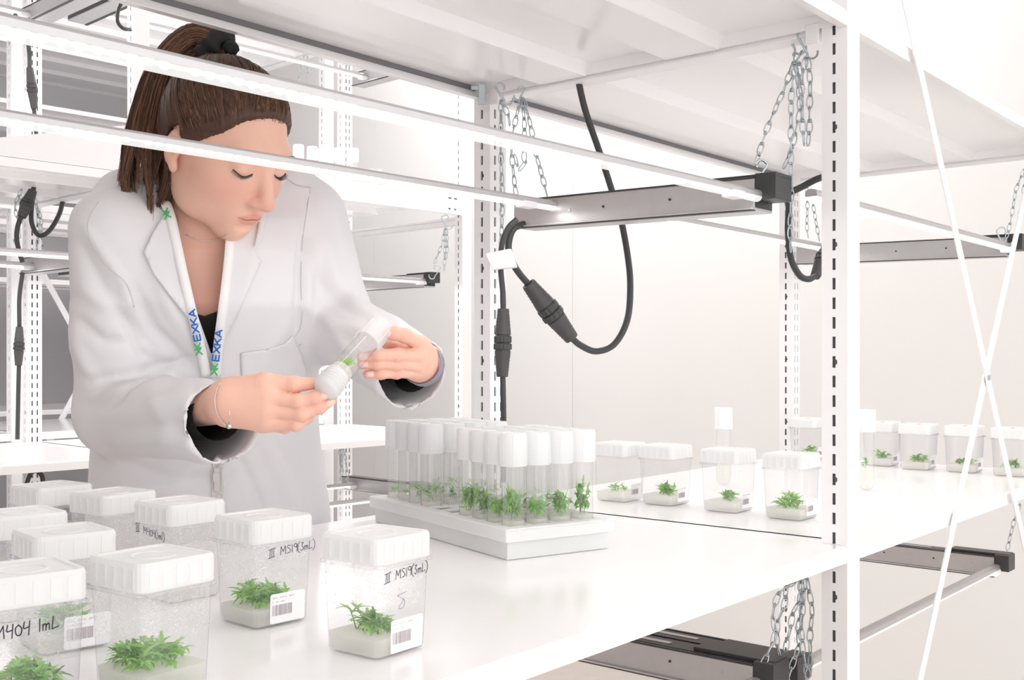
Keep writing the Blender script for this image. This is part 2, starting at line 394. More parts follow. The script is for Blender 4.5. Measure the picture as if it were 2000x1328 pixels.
def lamp(label, fr, a0, a1, b0, b1, z, z2=None, diodes=(0, 0), power=2.2, group=None, left_end=True, simple=False, ebl=.030, tilt2=0, tilt1=0, ps=1.0, clip=.0):
    """a0..a1 length of the bars, b0,b1 the two bars; housings at both ends. z from the lens height"""
    z2 = z if z2 is None else z2
    t = thing('led_lamp', label, 'lamp', fr.Z(a1, b0, z), fr.rz, group)
    L = a1-a0
    roll = math.atan2(z2-z, b1-b0)
    for bi, (bb, zz) in enumerate(((0, 0), (b1-b0, z2-z))):
        mb = MB()
        prof = [(-.0085,-.0005), (-.0092,.002), (-.0085,.0048), (-.0088,.0058), (-.0062,.0092), (-.002,.0102), (.002,.0102), (.0062,.0092), (.0088,.0058), (.0085,.0048), (.0092,.002), (.0085,-.0005)]
        prof = [(p*ps, q*ps) for p, q in prof]; bar_section(mb, L, prof); bar = mb.build('light_bar', M['alu'], t, autosmooth=40)
        tl = tilt2 if bi else tilt1; bar.location = (-L, bb, zz-L*tl); bar.rotation_euler = (0, -tl, 0)
        mb = MB(); n = 9
        prof = [(-.0084*math.cos(math.pi*k/(n-1)), -.0008-.0074*math.sin(math.pi*k/(n-1))) for k in range(n)]
        prof = [(p*ps, q*ps) for p, q in prof]; bar_section(mb, L, prof); mb.build('diffuser', M['shell'], bar, smooth=True)
        nd = diodes[bi]
        if nd:
            for k in range(nd):
                if k % 14 == 13: continue
                inst(DIODE, 'diode', bar, (L-.012-k*.0122, 0, -.0012))
        else:
            mb = MB(); mb.box((.01, -.003, -.003), (L-.01, .003, -.001)); o = mb.build('diode_strip', M['led'], bar)
        mb = MB(); mb.box((-.028-clip, -.0105*ps, -.0105*ps), (.002-clip, .0105*ps, .0005)); 
        br = mb.build('bar_clip', M['paint'], t, bevel=.0012); br.location = (0, bb, zz)
        d = bpy.data.lights.new('led_glow', 'AREA'); d.shape = 'RECTANGLE'; d.size = L*.96; d.size_y = .016; d.energy = power; d.color = (1,.985,.965)
        lo = bpy.data.objects.new('led_glow', d); C.objects.link(lo); lo.parent = t; lo.location = (-L/2, bb, zz-.0095)
    W2 = (b1-b0)
    def housing(side):
        h = bpy.data.objects.new('housing', None)
        mb = MB(); f = -1 if side > 0 else 1
        y0, y1 = .004, W2+.075
        fx = 0
        # aluminium face towards the bars with folded lips
        mb.box((fx, y0, -.014), (fx+.003*side, y1, .024)) if side > 0 else mb.box((fx-.003, y0, -.014), (fx, y1, .024))
        def bx(x0, x1, ya, yb, za, zb, mi=0):
            if side < 0: x0, x1 = -x1, -x0
            mb.box((x0, ya, za), (x1, yb, zb), mi)
        bx(-.005, .003, y0, y1, -.0165, -.014); 
        bx(.003, .052, y0, y1, -.0165, -.013)
        bx(.020, .030, y0+.14, y1-.02, .0257, .0266)
        o = mb.build('housing', M['alu'], t, bevel=.0008)
        mb = MB()
        bx(-.0055, .0035, y0-.001, y1, -.0182, -.0166); bx(-.0015, .0035, y0, y1, .0235, .0262)
        bx(.0035, .052, y0, y1, -.0129, .0235); bx(.008, .044, y0-ebl, y1-.01, .0236, .0258); bx(.0, .046, y0-ebl, y0-.0005, -.004, .030)
        bx(.012, .05, y0-ebl+.004, .10, .0258, .031)
        o2 = mb.build('driver_case', M['black'], t, bevel=.0015)
        parts = [o, o2]
        if not simple:
            for q, y in enumerate((.13, .24, .30, .05)):
                mb = MB(); mb.tube([(0,0,0), (-.0012*side, 0, 0)], .0026 if q > 1 else .0019, 8)
                s = mb.build('screw', M['zinc'] if q > 1 else M['black'], t); s.location = (0, y, .008); parts.append(s)
        for p in parts:
            if side < 0: p.location.x += -L
            p.rotation_euler = (roll*.3, 0, 0)
    housing(1)
    if left_end: housing(-1)
    return t
L1 = lamp('nearest long lamp whose two lit bars cross in front of the woman', F1, -1.10, -.085, .085, .415, .205, .221, tilt1=.008, tilt2=.008, ps=.84, clip=.05, diodes=(82, 82), power=.45)
L2 = lamp('lamp hung under the second bay of the near row, behind the braces', F1, .10, 1.08, .095, .50, .2275, .252, power=.6, left_end=False)
L3 = lamp('lamp below the worktop at bottom centre with black driver case', F1, -1.09, -.06, .10, .43, -.432, -.432, power=.9)
L4 = lamp('lamp below the worktop at right, beyond the near upright', F1, .10, 1.075, .12, .47, -.452, -.447, power=.9)
L5 = lamp('middle lamp behind the woman at her elbow under the tube shelf', F2, -1.02, -.06, .115, .47, .2416, power=2.0, simple=True)
L6 = lamp('middle lamp of the second row at the left edge beside the shoulder', F2, -2.2, -1.19, .08, .44, .2416, power=2.0, simple=True)
L7 = lamp('high lamp behind the ponytail under the top deck', F2, -1.02, -.06, .115, .41, .956, power=2.0, simple=True)
L8 = lamp('high dark lamp at the top left corner of the second row', F2, -2.2, -1.19, .08, .46, .925, power=2.0, simple=True)
L9 = lamp('low lamp of the second row seen past the hip beside tube rack', F2, -1.02, -.06, .115, .47, -.4476, power=1.8, simple=True)

# ------------------------------------------------------------------ chains
def link_mesh():
    mb = MB(); l = .0205; w0 = .0027; w1 = .0046; r = .00095; pts = []
    for k in range(14):
        t = 2*math.pi*k/14
        z = -l/2*math.cos(t); w = w0+(w1-w0)*(.5-z/l*.8)
        pts.append((w*math.sin(t)*1.05, 0, z))
    mb.tube(pts, r, 5, closed=True)
    kn = [(.0024*math.cos(a), .0016*math.sin(a), l/2-.0022+.0005*math.sin(a/2)) for a in [2*math.pi*k/7 for k in range(7)]]
    mb.tube(kn, r, 4, closed=True)
    kn = [(.0026*math.cos(a), .0018*math.sin(a), l/2-.0045-.0006*math.sin(a)) for a in [2*math.pi*k/7 for k in range(7)]]
    mb.tube(kn, r, 4, closed=True)
    return mb.mesh('link', True, [M['zinc']])
LINK = link_mesh()
def hook(parent, top, bottom, side, flip=1):
    """S hook: bends over at the top and under at the bottom. coordinates in parent space"""
    top, bottom, side = Vector(top), Vector(bottom), Vector(side).normalized()
    d = bottom-top; L = d.length; dn = d/L; r = L*.22; pts = []
    for k in range(8): a = math.pi*(1.15-k/7*1.15); pts.append(top+dn*(r-r*math.sin(a))*1.0+side*(r*math.cos(a)+r)*-flip)
    for k in range(8): a = math.pi*k/7*1.15; pts.append(bottom-dn*(r-r*math.sin(a))+side*(r-r*math.cos(a))*flip)
    mb = MB(); mb.tube(catmull(pts, 3), .0016, 6); return mb.build('hook', M['zinc'], parent, smooth=True)
def chain(label, pts, hooks=(), strands=None, scale=1.0, group=None):
    """pts: list of strands, each a list of world points. one thing per hook with its strands"""
    base = Vector(pts[0][0]); t = thing('hanging_chain', label, 'chain', base, 0, group)
    pitch = .0168*scale; k = 0
    for st in pts:
        P = catmull([Vector(p) for p in st], 12)
        acc = 0; nxt = pitch/2; 
        for i in range(1, len(P)):
            seg = (P[i]-P[i-1]); l = seg.length
            while l > 0 and acc+l >= nxt:
                p = P[i-1]+seg*((nxt-acc)/l); d = seg.normalized()
                q = d.to_track_quat('-Z', 'X').to_matrix().to_4x4()
                m = Matrix.Translation(p-base) @ q @ Matrix.Rotation(k*1.25+random.uniform(-.25,.25), 4, 'Z') @ Matrix.Diagonal((scale, scale, scale, 1))
                inst(LINK, 'link', t, mat=m); k += 1; nxt += pitch
            acc += l
    for (a, b, side, fl) in hooks: hook(t, Vector(a)-base, Vector(b)-base, side, fl)
    return t
def lerpY(pxs, Y0, Y1):
    n = len(pxs); return [W(x, y, Y0+(Y1-Y0)*i/max(1, n-1)) for i, (x, y) in enumerate(pxs)]
SB = (1, .2, 0)
Y = 1.765
chain('chain on the first hook beside the rear upright, hanging straight down', [lerpY([(979,196),(978,260),(979,320),(981,385),(980,440),(978,492)], Y, Y), lerpY([(983,205),(993,228),(995,250)], Y-.02, Y-.02)], [(W(986,163,Y), W(984,204,Y), SB, 1)])
Y = 1.74
chain('chain on the second hook beside the rear upright, holding lamp', [lerpY([(1018,190),(1007,235),(999,280),(1003,340),(1009,386)], Y, 1.70), lerpY([(1019,190),(1024,240),(1024,290),(1022,322),(1011,322),(1004,296)], Y, Y), lerpY([(1021,192),(1035,240),(1047,300),(1059,345),(1070,388)], Y, 1.70)], [(W(1012,168,Y), W(1018,196,Y), SB, -1)])
Y = 1.50
chain('chain slanting down to lamp housing beside the near upright', [lerpY([(1551,105),(1548,128),(1529,180),(1509,225),(1490,275),(1478,318)], Y, 1.44), lerpY([(1552,120),(1560,165),(1562,215),(1555,250),(1546,290),(1530,330)], Y, 1.49), lerpY([(1551,125),(1546,190),(1545,250),(1545,320),(1545,400),(1544,450),(1545,500)], Y-.02, Y-.02)], [(W(1557,50,Y), W(1550,106,Y), SB, 1), (W(1476,312,1.44), W(1481,362,1.44), SB, -1)])
Y = 1.475
chain('short bundled chain hanging from the hook closest to near upright', [lerpY([(1574,112),(1567,150),(1566,200),(1568,250),(1571,292)], Y, Y), lerpY([(1577,112),(1582,160),(1581,220),(1581,250),(1577,292)], Y, Y), lerpY([(1572,112),(1560,112),(1561,140),(1557,180)], Y+.01, Y+.01)], [(W(1582,62,Y), W(1574,114,Y), SB, 1)])
Y = 2.30
chain('pale chain at the right edge above the far lamp end', [lerpY([(2001,330),(1985,370),(1978,410),(1970,450),(1958,480)], Y, Y), lerpY([(2003,330),(1999,380),(1990,432)], Y, Y)], [(W(1966,444,Y), W(1956,486,Y), SB, 1)])
Y = 2.55
chain('chain far behind the near upright under the second bay', [lerpY([(1576,365),(1577,400),(1576,440),(1579,470)], Y, Y), lerpY([(1588,400),(1595,440),(1601,475)], Y, Y)])
Y = 1.47
chain('tangled chain bundle below the worktop edge near the upright', [lerpY([(1558,1128),(1545,1140),(1522,1160),(1510,1200),(1513,1240),(1500,1275),(1489,1302)], Y, 1.44), lerpY([(1560,1130),(1538,1142),(1532,1180),(1520,1215),(1518,1250),(1525,1290),(1540,1325),(1545,1340)], Y, Y), lerpY([(1566,1128),(1562,1170),(1550,1195),(1543,1230),(1536,1260),(1534,1275)], Y, Y), lerpY([(1572,1128),(1568,1180),(1565,1230),(1570,1280),(1578,1320)], Y, Y), lerpY([(1576,1130),(1583,1170),(1586,1200),(1582,1240),(1583,1290),(1578,1318)], Y, Y), lerpY([(1566,1135),(1565,1180),(1560,1230),(1560,1260),(1547,1300),(1538,1330)], Y+.01, Y)], [(W(1486,1298,1.44), W(1478,1345,1.44), SB, -1)])
Y = 2.35
chain('thin chain at the right edge holding the lamp below worktop', [lerpY([(1992,985),(1983,1010),(1975,1040),(1966,1080)], Y, Y)])
chain('chain hanging straight beside the hook under the tube shelf', [lerpY([(871,446),(869,480),(868,520),(868,530)], 3.5, 3.5), lerpY([(872,446),(874,475),(872,505)], 3.5, 3.5), lerpY([(869,446),(862,480),(852,505),(848,518)], 3.5, 3.5)], [(W(877,420,3.5), W(870,448,3.5), SB, 1), (W(848,518,3.5), W(850,545,3.5), SB, -1)], scale=1.15)
chain('chain behind the raised elbow under the tube shelf', [lerpY([(666,448),(668,470),(673,490)], 3.75, 3.75)], [(W(664,440,3.75), W(667,462,3.75), SB, 1)], scale=1.15)
chain('pale chain hanging straight above the hair tie at left', [lerpY([(596,100),(588,130),(583,160)], 3.95, 3.95), lerpY([(600,100),(602,130),(602,160)], 3.95, 3.95)], scale=1.15)
chain('short pale chain above lamp end near the rear uprights', [lerpY([(671,118),(676,132)], 3.8, 3.8), lerpY([(678,118),(678,132)], 3.8, 3.8)], scale=1.15)
chain('pale tangled chain at the left edge beside the black plug', [lerpY([(42,370),(30,400),(34,430),(38,460)], 2.85, 2.85), lerpY([(40,380),(44,410),(40,440)], 2.85, 2.85), lerpY([(34,440),(30,470),(38,480)], 2.85, 2.85)], scale=1.1)
chain('pale chain inside the loop of black cable at left', [lerpY([(68,385),(74,420),(76,450),(72,480),(74,505)], 3.0, 3.0), lerpY([(72,400),(80,430),(82,470),(88,500)], 3.0, 3.0)], scale=1.1)
chain('pale chain below the second row table past the hip', [lerpY([(667,876),(668,900),(667,925)], 3.75, 3.75), lerpY([(671,876),(676,905),(680,938)], 3.75, 3.75), lerpY([(664,878),(665,905),(669,920)], 3.75, 3.75)], [(W(679,934,3.75), W(682,944,3.75), SB, 1)], scale=1.15)

# ------------------------------------------------------------------ cables and plugs
def plug(parent, p0, p1, r=.0125):
    """two-part round cable connector between p0 and p1 (parent space)"""
    p0, p1 = Vector(p0), Vector(p1); d = p1-p0; L = d.length
    q = d.to_track_quat('Z', 'Y').to_matrix().to_4x4(); m = Matrix.Translation(p0) @ q
    def sleeve(z0, z1, flip):
        prof = []; n = 17
        for k in range(n):
            f = k/(n-1); rr = r*(.66+.30*f**.8)
            if .18 < f < .80 and k % 2: rr *= .955
            prof.append((rr, f))
        prof = [(r*.42, 0)]+prof+[(r*.6, 1)]
        if flip: prof = [(a, 1-b) for a, b in prof][::-1]
        mb = MB(); mb.lathe([(a, z0+(z1-z0)*b) for a, b in prof], 20); o = mb.build('plug_sleeve', M['rubber'], parent, autosmooth=35, smooth=True); o.matrix_local = m
    sleeve(0, L*.38, False); sleeve(L*.62, L, True)
    mb = MB(); mb.lathe([(r*.7, L*.38), (r*.9, L*.385), (r*.9, L*.62), (r*.7, L*.625)], 20)
    for (za, zb, sc) in ((L*.40, L*.50, 1.06), (L*.51, L*.60, 1.10)):
        n = 36; ring = lambda s_, z: [(r*s_*(1.0 if k % 3 else .93)*math.cos(2*math.pi*k/n), r*s_*(1.0 if k % 3 else .93)*math.sin(2*math.pi*k/n), z) for k in range(n)]
        mb.rings([ring(sc*.93, za), ring(sc, za+L*.01), ring(sc, zb-L*.01), ring(sc*.93, zb)])
    o = mb.build('coupling_ring', M['black'], parent, autosmooth=30); o.matrix_local = m
def cable(label, paths, plugs=(), r=.0036, name='power_cable'):
    base = Vector(paths[0][0]); t = thing(name, label, 'cable', base)
    for P in paths:
        mb = MB(); mb.tube([p-base for p in catmull(P, 8)], r, 10); mb.build('cord', M['black'], t, smooth=True)
    for (a, b, rr) in plugs: plug(t, Vector(a)-base, Vector(b)-base, rr)
    return t
Wp = lambda l: [W(*p) for p in l]
cable('thick black cable looping down past the lamp, in the centre', [Wp([(1126,140,1.72),(1143,215,1.73),(1172,300,1.75),(1196,375,1.77),(1213,430,1.77),(1226,500,1.76),(1231,560,1.75),(1225,625,1.74),(1200,672,1.73),(1165,686,1.72),(1135,675,1.71),(1114,658,1.70)]),
      Wp([(1034,557,1.67),(1015,535,1.66),(1001,512,1.65),(993,482,1.65),(1001,450,1.65),(1022,438,1.66),(1050,434,1.68)])],
      [(W(1032,554,1.67), W(1117,661,1.70), .0165)], r=.0052)
cable('black cable hanging straight beside the rear upright with its plug', [Wp([(1010,428,1.62),(992,446,1.62),(980,480,1.625),(978,525,1.63),(982,570,1.63),(983,608,1.63)]), Wp([(982,730,1.63),(983,780,1.63),(984,850,1.64),(984,900,1.65),(983,941,1.66)])],
      [(W(983,603,1.63), W(981,736,1.63), .0125)], r=.0042)
cable('black cable curving into the lamp at the near upright', [Wp([(1500,386,1.50),(1530,380,1.50),(1560,368,1.50),(1600,348,1.50),(1640,340,1.51)]), Wp([(1500,384,1.51),(1526,383,1.51),(1540,400,1.52),(1539,450,1.53),(1545,505,1.54),(1562,538,1.55),(1580,545,1.56),(1596,536,1.57)])],
      [(W(1592,540,1.57), W(1622,470,1.60), .0105)], r=.0046)
mb = MB()
Yl = 1.61
pl = [W(x, y, Yl) for x, y in ((948,495),(998,485),(1010,521),(962,526))]; pl2 = [p+Vector((.001,.022,0)) for p in pl]
mb.add(pl+pl2, [(0,3,2,1),(4,5,6,7),(0,1,5,4),(1,2,6,5),(2,3,7,6),(3,0,4,7)])
o = mb.build('cable_label', M['paper'], bevel=.002); tag(o, 'blank white label wrapped around two black cables', 'label')
cable('black cable with plug at upper left beside the perforated upright', [Wp([(30,30,2.7),(50,60,2.8),(57,100,2.85),(58,135,2.85)]), Wp([(66,208,2.87),(69,240,2.87),(72,280,2.87),(71,300,2.88)])], [(W(58,132,2.85), W(67,212,2.87), .0125)], r=.0055)
cable('black cable hanging in a loop under the second row shelf', [Wp([(66,365,2.9),(62,400,2.9),(62,435,2.9),(75,459,2.92),(95,452,2.95),(115,420,3.0),(124,385,3.05),(126,355,3.05)])], r=.0062)
cable('slanted black plug at the left edge under the second row shelf', [Wp([(66,368,2.86),(62,378,2.86)]), Wp([(42,420,2.84),(34,445,2.84),(33,470,2.84),(40,500,2.84),(44,512,2.84)])], [(W(64,372,2.86), W(42,424,2.84), .016)], r=.006)
cable('long black cable running down the left upright with its plug', [Wp([(44,532,2.8),(38,580,2.8),(38,640,2.8)]), Wp([(37,712,2.8),(36,760,2.8),(35,810,2.8),(34,858,2.8)])], [(W(38,638,2.8), W(36,714,2.8), .0125)], r=.0055)
cable('black cable arc hanging beside the bright upright at top', [Wp([(240,0,2.60),(231,20,2.60),(230,42,2.60),(240,55,2.61),(255,58,2.64)])], r=.0045)
cable('black cable loop below the second row table at left', [Wp([(52,945,2.9),(60,925,2.9),(72,920,2.9),(82,930,2.9),(84,945,2.9)])], r=.006)

mb = MB(); c = W(941, 183, 1.80); mb.box((c.x-.006, c.y-.004, c.z-.018), (c.x+.006, c.y+.002, c.z+.016)); mb.box((c.x-.018, c.y-.003, c.z+.006), (c.x+.002, c.y, c.z+.013))
o = mb.build('beam_clip', M['zinc'], bevel=.0015); tag(o, 'small grey metal clip under the deck at the rear upright', 'clip')
# ------------------------------------------------------------------ pen-stroke lettering
STR = {
 'M': ([(0,0),(.08,1),(.38,.35),(.70,1),(.78,0)],), 'S': ([(.5,.9),(.2,1),(.05,.75),(.45,.45),(.4,.1),(.0,.05)],),
 '1': ([(.1,1),(.1,0)],), '9': ([(.5,.95),(.15,1),(.05,.7),(.4,.6),(.5,.95),(.5,0)],),
 '(': ([(.35,1.2),(.05,.8),(.05,.1),(.35,-.25)],), ')': ([(.0,1.2),(.3,.8),(.3,.1),(.0,-.25)],),
 '3': ([(.05,.95),(.4,.95),(.18,.6),(.45,.3),(.2,0),(.0,.1)],), 'm': ([(0,.5),(.02,0)],[(0,.35),(.15,.52),(.25,.4),(.25,0)],[(.25,.35),(.42,.52),(.5,.4),(.52,0)]),
 'L': ([(.12,1),(.05,.0),(.55,.12)],), 'l': ([(.1,1),(.05,0)],), 'Y': ([(0,1),(.05,.55),(.45,.6)],[(.5,1),(.35,-.15)]), '4': ([(.05,1),(0,.5),(.42,.55)],[(.45,1),(.38,-.1)]),
 '0': ([(.25,.85),(.02,.6),(.1,.1),(.4,.05),(.5,.5),(.25,.85)],), '8': ([(.8,1.0),(.15,.92),(.05,.85),(.65,.5),(.6,.1),(.35,.0),(.15,.1),(.65,.6)],), 'C': ([(.5,.9),(.1,.8),(0,.3),(.5,.1)],),
 'T3': ([(0,1),(1.05,1.08)],[(-.02,-.08),(.95,-.02)],[(.25,1),(.2,0)],[(.52,1),(.48,0)],[(.8,1.03),(.74,0)]), ' ': (),
}
ADV = {'M':.98,'S':.66,'1':.34,'9':.62,'(':.42,')':.4,'3':.6,'m':.68,'L':.6,'l':.25,'Y':.62,'4':.62,'0':.64,'8':.9,'C':.6,'T3':1.3,' ':.5}
def write(txt, h, place, m, name, parent, t=.0008, lift=.0002, slope=0):
    """thin pen strokes; place(x, z) -> (point, outward normal)"""
    mb = MB(); x = 0
    for ch in txt:
        for st in STR[ch]:
            P = catmull([Vector((a, b, 0)) for a, b in st], 4) if len(st) > 2 and ch not in ('M', 'L') else [Vector((a, b, 0)) for a, b in st]
            pts = [((x+p.x)*h, p.y*h+(x+p.x)*h*slope) for p in P]
            for i in range(len(pts)-1):
                (x0, z0), (x1, z1) = pts[i], pts[i+1]; dx, dz = x1-x0, z1-z0; l = math.hypot(dx, dz)
                if l < 1e-7: continue
                nx, nz = -dz/l*t/2, dx/l*t/2; ex, ez = dx/l*t*.35, dz/l*t*.35; vs = []
                for q in (lift, lift+.0002):
                    for (a, b) in ((x0-ex+nx, z0-ez+nz), (x0-ex-nx, z0-ez-nz), (x1+ex-nx, z1+ez-nz), (x1+ex+nx, z1+ez+nz)):
                        p, n = place(a, b); vs.append(p+n*q)
                mb.add(vs, [(0,1,2,3),(7,6,5,4),(0,4,5,1),(1,5,6,2),(2,6,7,3),(3,7,4,0)])
        x += ADV[ch]
    return mb.build(name, m, parent)

# ------------------------------------------------------------------ plantlets
def leaflet(mb, base, d, up, L, Wd, bend=.35, ser=.22, mi=0, n=6):
    d = d.normalized(); s = d.cross(up); s = s.normalized() if s.length > 1e-4 else Vector((1,0,0)); u = s.cross(d)
    vs = []; 
    for k in range(n+1):
        f = k/n; w_ = Wd*(math.sin(math.pi*min(1, f*.93+.06))**.8)*(1-f*.25)
        w_ *= (1+ser*(1 if k % 2 else -1)) if 0 < k < n else 1
        if k == n: w_ = Wd*.03
        c = base+d*(L*f*(1-.12*bend*f))-u*(L*bend*f*f)
        vs += [c-s*w_/2+u*w_*.18, c-u*w_*.05, c+s*w_/2+u*w_*.18]
    fs = []
    for k in range(n): b = k*3; fs += [(b,b+1,b+4,b+3),(b+1,b+2,b+5,b+4)]
    mb.add(vs, fs, mi)
def plant_mesh(seed, size=.022, stems=3, leaves=5, fl=3, upright=.6, wr=.30):
    R = random.Random(seed); mb = MB()
    for s in range(stems):
        a = R.uniform(0, 6.28); b0 = Vector((R.uniform(-.25,.25)*size, R.uniform(-.25,.25)*size, 0))
        lean = Vector((math.cos(a)*.5, math.sin(a)*.5, upright)).normalized(); hh = size*R.uniform(.35,.85)
        top = b0+lean*hh
        mb.tube([b0, b0+lean*hh*.5+Vector((0,0,.001)), top], [size*.03, size*.024, size*.02], 5, mi=1)
        for l in range(leaves):
            a2 = R.uniform(0, 6.28); el = R.uniform(-.05, .95)
            dd = Vector((math.cos(a2)*math.cos(el), math.sin(a2)*math.cos(el), math.sin(el)))
            st = b0+lean*hh*R.uniform(.35, 1.0); pe = st+dd*size*.16
            mb.tube([st, pe], size*.012, 4, mi=1)
            for q in range(fl):
                sp = (q-(fl-1)/2)*.62; side = dd.cross(Vector((0,0,1))); side = side.normalized() if side.length > 1e-3 else Vector((1,0,0))
                d3 = (dd*math.cos(sp)+side*math.sin(sp)); LL = size*R.uniform(.36,.62)*(1-.28*abs(sp))
                leaflet(mb, pe, d3, Vector((0,0,1)), LL, LL*wr*R.uniform(.8,1.25), R.uniform(-.1,.7), mi=R.choice((0,0,2)))
    zmin = min(v.z for v in mb.v)
    return mb
PL = [plant_mesh(11+i, .024, 3, 5, 3+(i % 2)*2, .7, .34).mesh('plantlet', True, [M['leaf'], M['leaf2'], M['leaf3'] if i % 2 else M['leaf2']]) for i in range(7)]
PT = [plant_mesh(51+i, .019, 2, 4, 3, 1.2, .46).mesh('plantlet', True, [M['leaf'], M['leaf2'], M['leaf3'] if i % 2 else M['leaf2']]) for i in range(6)]
PTD = [plant_mesh(71+i, .020, 4, 8, 3, 1.3, .55).mesh('plantlet', True, [M['leaf'], M['leaf2'], M['leaf3'] if i % 2 else M['leaf']]) for i in range(4)]
def plantlets(base, spots, label, group, scale=1.0, pool=PL, zs=1.0):
    for k, (dx, dy, s) in enumerate(spots):
        o = inst(random.choice(pool), 'plantlet', None, (base[0]+dx, base[1]+dy, base[2]), (random.uniform(-.2,.2), random.uniform(-.2,.2), random.uniform(0,6.28)))
        o.scale = (scale*s, scale*s, scale*s*zs); tag(o, label, 'plant', group)

# ------------------------------------------------------------------ clear culture boxes with frosted lids
def rsq(h, r, z, n=4):
    pts = []
    for cx, cy, a0 in ((h-r,h-r,0),(-(h-r),h-r,90),(-(h-r),-(h-r),180),(h-r,-(h-r),270)):
        for k in range(n+1):
            a = math.radians(a0+90*k/n); pts.append((cx+r*math.cos(a), cy+r*math.sin(a), z))
    return pts
HB, HT, BH = .0295, .0325, .084
hz_at = lambda z: HB+(HT-HB)*z/BH
def tub_mesh():
    mb = MB()
    mb.rings([rsq(HB-.0035,.005,.0), rsq(HB-.001,.006,.0012), rsq(HB,.0062,.0035), rsq(hz_at(.03),.0062,.03), rsq(hz_at(.06),.0062,.06), rsq(HT,.0062,BH-.004)], True, False)
    mb.rings([rsq(HT,.0062,BH-.010), rsq(HT+.0026,.007,BH-.0095), rsq(HT+.0026,.007,BH-.0075), rsq(HT,.0062,BH-.007)], False, False)
    return mb.mesh('tub', True, [M['tub']])
def lid_mesh():
    mb = MB(); h = .0340
    mb.rings([rsq(h-.0006,.0075,BH-.0068), rsq(h,.0078,BH-.006), rsq(h,.0078,.0955), rsq(h-.0012,.007,.0985), rsq(h-.0045,.006,.0985), rsq(h-.0055,.006,.0972), rsq(h-.0075,.006,.0970)], False, True)
    n = 28
    ring = lambda r, z: [(r*math.cos(2*math.pi*k/n), r*math.sin(2*math.pi*k/n), z) for k in range(n)]
    mb.rings([ring(.0175,.0971), ring(.017,.0978), ring(.0150,.0978), ring(.0145,.0971)], False, False)
    # shallow vertical ribs on the skirt
    for k in range(5):
        for s in (-1, 1):
            x = (k-2)*.0115
            mb.box((x-.0035, s*h-.0004, BH-.004), (x+.0035, s*h+.0004, .0945)); mb.box((s*h-.0004, x-.0035, BH-.004), (s*h+.0004, x+.0035, .0945))
    return mb.mesh('lid', False, [M['lid']])
TUB, LIDM = tub_mesh(), lid_mesh()
TUBF = TUB.copy(); TUBF.materials.clear(); TUBF.materials.append(M['tubfar'])
gm = MB(); GH = .0165
gm.rings([rsq(HB-.004,.005,.0012), rsq(HB-.0012,.0055,.003), rsq(hz_at(GH)-.0008,.0058,GH)], True, True); GELM = gm.mesh('gel', False, [M['gel']])
def txt(s, size, parent, m, loc, rot, name='printed_text'):
    cu = bpy.data.curves.new(name, 'FONT'); cu.body = s; cu.size = size; cu.extrude = .00005; cu.materials.append(m)
    tmp = bpy.data.objects.new(name, cu); me = bpy.data.meshes.new_from_object(tmp); bpy.data.objects.remove(tmp); me.name = name
    o = bpy.data.objects.new(name, me); C.objects.link(o); o.parent = parent; o.location = loc; o.rotation_euler = rot; return o
def place_on(near, where, rz, zz):
    """box centre from the photo position of its nearest corner at height zz above the worktop"""
    px, py = near; Y = (H-ZT-zz)*FOC/(py-HZ) if True else 0
    p = W(px, py, Y); h = .034 if where == 'lid' else .0300
    return Vector((p.x, p.y, ZT+.0006))+Matrix.Rotation(rz, 3, 'Z') @ Vector((h, h, 0))
BOXN = 0
